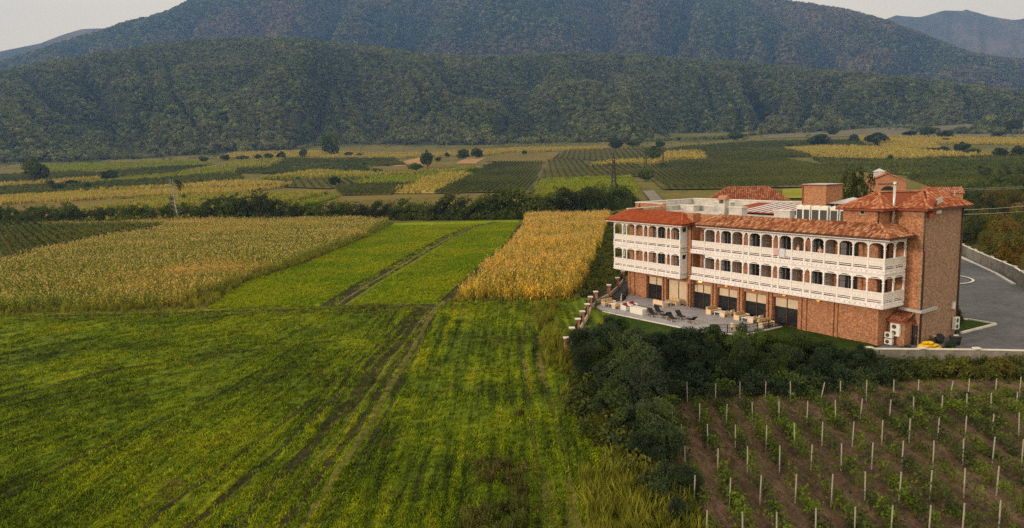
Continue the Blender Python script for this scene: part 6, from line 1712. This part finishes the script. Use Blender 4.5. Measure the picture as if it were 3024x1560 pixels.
pylon(1907, 494, 0, 'faint distant pylon behind the round dark tree', .75)
pylon(1958, 496, 0, 'faint distant pylon right of its twin, beside a low bush', .75)
tp_ = [G(1500, 578), G(1560, 572), G(1572, 556), G(1580, 538), G(1596, 512), G(1622, 478)]
sheet('dirt_track', [(x - 1.9, y) for x, y in tp_] + [(x + 1.9, y + .5) for x, y in tp_[::-1]], M['track'], .78, 'pale dirt track running between the vineyards', 'track', 4)
x0, y0 = G(1572, 537)
x0, y0 = x0, y0 + 0
car = empty('car', (x0 + 1.0, y0, float(terrain(x0, y0)) + .80), -.05, 'small dark off road car driving along the dirt track', 'car')
mb = MB(); mb.box(-.95, .95, -2.2, 2.2, .45, 1.15); mb.build('body', M['blackfab'], car, bevel=.08)
mb = MB(); mb.add([(-.88, -1.9, 1.16), (.88, -1.9, 1.16), (.88, 1.0, 1.16), (-.88, 1.0, 1.16), (-.72, -1.6, 1.85), (.72, -1.6, 1.85), (.72, .5, 1.85), (-.72, .5, 1.85)], [(4, 5, 6, 7), (0, 1, 5, 4), (1, 2, 6, 5), (2, 3, 7, 6), (3, 0, 4, 7)]); mb.build('cabin', M['glass'], car)
for sx in (-.9, .9):
    for sy in (-1.4, 1.4): mb = MB(); mb.tube([(sx - .12, sy, .4), (sx + .12, sy, .4)], .4, 12); mb.build('wheel', M['darkmetal'], car)
    mb = MB(); mb.box(sx * .75 - .15, sx * .75 + .15, -2.25, -2.205, .8, 1.0); mb.build('headlight', M['acwhite'], car)
sheet('farm_path', [G(1899, 568), G(1930, 566), G(1958, 596), G(1922, 598)], patch_mat('pale gravel', [(.38, (.14, .13, .115)), (.5, (.20, .185, .165)), (.62, (.27, .25, .225))], .2, 1, 4), 0.75, 'pale gravel path behind the hotel', 'path', 4)
sheet('field_road', [G(2300, 552), G(2530, 548), G(2530, 553), G(2300, 557)], M['track'], 0.76, 'pale farm road behind the outbuildings', 'road', 4)
sheet('field', [G(2310, 562), G(2400, 558), G(2520, 556), G(2520, 590), G(2310, 590)], FM['green'], 0.77, 'small bright green plot behind the outbuilding', 'field', 4)
sheet('field', [G(2880, 640), G(2895, 596), G(2960, 592), G(2975, 640)], M['strip_leaf'] if False else fm('bright plot', (.06, .11, .005), (.10, .17, .008), (.14, .21, .015)), 1.0, 'small vivid green plot at the right, seen through trees', 'field', 4)
sheet('field', [G(2975, 590), G(3080, 588), G(3080, 640), G(2985, 640)], bpy.data.materials['bright plot'], 1.02, 'second vivid green plot at the right edge', 'field', 4)
ob = empty('outbuilding', (68, 208, 0), -.28, 'long low outbuilding with hipped red tiled roof behind the hotel', 'outbuilding')
boxes('wall', M['brick'], [(-9.5, 9.5, -5, 5, 0, 7.0)], ob)
boxes('timber_posts', M['wood'], [(x, x + .35, -5.6, -5.25, 0, 7.0) for x in np.arange(-9.8, 9.8, 2.4)], ob)
for x in (6.0, 7.4, 8.6): boxes('window', M['glass'], [(9.502, 9.55, -4.5 + (x - 6) * 3, -2.8 + (x - 6) * 3, 4.2, 6.6)], ob)
rz = 7.0
tiled_roof('roof', [[(-11, -6.5, rz), (11, -6.5, rz), (5.5, 0, rz + 3.6), (-5.5, 0, rz + 3.6)], [(11, -6.5, rz), (11, 6.5, rz), (5.5, 0, rz + 3.6)], [(-11, 6.5, rz), (-11, -6.5, rz), (-5.5, 0, rz + 3.6)], [(11, 6.5, rz), (-11, 6.5, rz), (-5.5, 0, rz + 3.6), (5.5, 0, rz + 3.6)]], [((-5.5, 0, rz + 3.6), (5.5, 0, rz + 3.6))], M['tile'], ob, 0, .7, 11, .5, .9)
gb = empty('gabled_house', (104, 200, 0), -.42, 'tall brick house with gable, arched dark window and roof lantern', 'house')
boxes('wall', M['brick'], [(-4.6, 4.6, 0, 12, 0, 11.4)], gb)
mb = MB(); mb.add([(-4.6, .0, 11.4), (4.6, .0, 11.4), (0, .0, 13.4)], [(0, 1, 2)]); mb.build('gable', M['brick'], gb)
tiled_roof('roof', [[(-5.2, -.5, 11.2), (-5.2, 12.4, 11.2), (0, 12.4, 13.6), (0, -.5, 13.6)], [(5.2, 12.4, 11.2), (5.2, -.5, 11.2), (0, -.5, 13.6), (0, 12.4, 13.6)]], [((0, -.5, 13.6), (0, 12.4, 13.6))], M['tile_red'], gb, .2, 1, 12, .5, .9)
mb = MB(); pr = [(1.9 * math.cos(a), -.06, 8.2 + 1.9 * math.sin(a)) for a in np.linspace(0, PI, 13)] + [(-1.9, -.06, 6.2), (1.9, -.06, 6.2)]
mb.add([(x + .2, y, z) for x, y, z in pr], [tuple(range(len(pr)))]); mb.build('arched_window', M['glass'], gb)
boxes('sign_lettering', M['darkmetal'], [(-2.2 + i * .4, -1.95 + i * .4, -.09, -.03, 10.5, 10.85) for i in range(12)], gb)
mb = MB(); mb.box(-3.2, -.4, 5, 7.6, 11.6, 14.0); ln = mb.build('roof_lantern', M['plaster'], gb)
mb = MB(); mb.add([(-3.5, 4.7, 14.0), (-.1, 4.7, 14.0), (-.1, 7.9, 14.0), (-3.5, 7.9, 14.0), (-1.8, 6.3, 14.9)], [(0, 1, 4), (1, 2, 4), (2, 3, 4), (3, 0, 4), (3, 2, 1, 0)]); mb.build('lantern_roof', M['zinc'], ln)
an = empty('shed', (113, 190, 0), -.42, 'low tiled shed right of the gabled brick house', 'shed')
boxes('wall', M['brick'], [(-3.5, 5, 0, 6, 0, 8.2)], an)
tiled_roof('roof', [[(-4, -.4, 8.2), (5.5, -.4, 8.2), (5.5, 6, 9.6), (-4, 6, 9.6)]], [], M['tile_red'], an, .2, 1, 13, .5, .9)
for i, (px, zt, D, lab) in enumerate(((2713, 10.6, 150, 'thin pale utility pole left of the other, behind the hotel roof'), (2821, 11.0, 150, 'thin pale utility pole right of the other, behind the hotel roof'))):
    dxx, dyy, dzz = ray(px, 540); x = dxx / dyy * D
    t = empty('utility_pole', (x, D, 0), 0, lab, 'pole')
    mb = MB(); mb.tube([(0, 0, 0), (0, 0, zt)], [.16, .11], 8); mb.build('pole', M['postc'], t, True)
    mb = MB(); mb.bar((-.5, 0, zt - .4), (.5, 0, zt - .4), .08); mb.build('cross_arm', M['postc'], t)
mb = MB()
p0 = Vector(W2(1.5, 11.0, 12.9))
for dz, e in ((0, (118, 150, 9.2)), (-.45, (119, 150, 8.4))):
    e = Vector(e); mb.tube([p0 + Vector((0, 0, dz)) + (e - p0) * s_ + Vector((0, 0, -6 * s_ * (1 - s_) * .35)) for s_ in np.linspace(0, 1, 14)], .02, 4)
tag(mb.build('power_line', M['steel']), 'two thin wires running from the hotel corner out to the right', 'cable')
mb = MB()
a_, b_ = Vector((60, 150, 11.2)), Vector((150, 165, 10.8))
for dz in (0, .35): mb.tube([a_ + Vector((0, 0, dz)) + (b_ - a_) * s_ + Vector((0, 0, -4 * s_ * (1 - s_) * .4)) for s_ in np.linspace(0, 1, 18)], .02, 4)
tag(mb.build('power_line', M['steel']), 'pair of wires strung between the pale utility poles', 'cable')

# ------------------------------------------------------------------ air
mb = MB(); mb.box(-6000, 6000, -300, 6900, -4, 1560)
hz = mb.mesh('haze', [])
hm = bpy.data.materials.new('haze'); hm.use_nodes = True
hn, hl = hm.node_tree.nodes, hm.node_tree.links
hn.clear()
ho = hn.new('ShaderNodeOutputMaterial'); pv = hn.new('ShaderNodeVolumePrincipled')
pv.inputs['Color'].default_value = (0.22, 0.46, 1.0, 1)
pv.inputs['Density'].default_value = 1.2e-4
pv.inputs['Anisotropy'].default_value = 0.2
hl.new(pv.outputs[0], ho.inputs['Volume'])
hm.cycles.volume_sampling = 'DISTANCE'
hz.materials.append(hm)
tag(link('haze', hz), 'thin blue haze over the valley', 'haze', None, 'stuff')

weeds('bushes', [(7.4, 28), (9.3, 28), (9.6, 40), (8.4, 42)], 2.0, bush_c, 'dark bushes at the near corner of the vineyard', 77, .6, 1.2)

dark_b = proto_coll('dark bush models', [crown_mesh('bush_clump', [(0, 0, .5, .7), (.5, .1, .4, .5), (-.4, .35, .7, .5), (.1, -.4, .9, .4)], 420, .15, M['leaf_near'], s + 205, .2) for s in range(3)])
weeds('undergrowth', [(9.6, 54.2), (29, 54.0), (32, 58.5), (33, 63.2), (9, 67), (6, 66), (5.4, 60), (8, 54)], .9, dark_b, 'dark undergrowth beneath the thicket trees', 78, .7, 1.5, cut=-.6)
weeds('undergrowth', [(5.6, 60), (8.2, 60), (10, 50), (9.5, 40), (8.6, 33), (7.2, 36), (6.4, 48)], 1.0, dark_b, 'dark undergrowth along the edge of the vineyard', 79, .7, 1.5, cut=-.4)
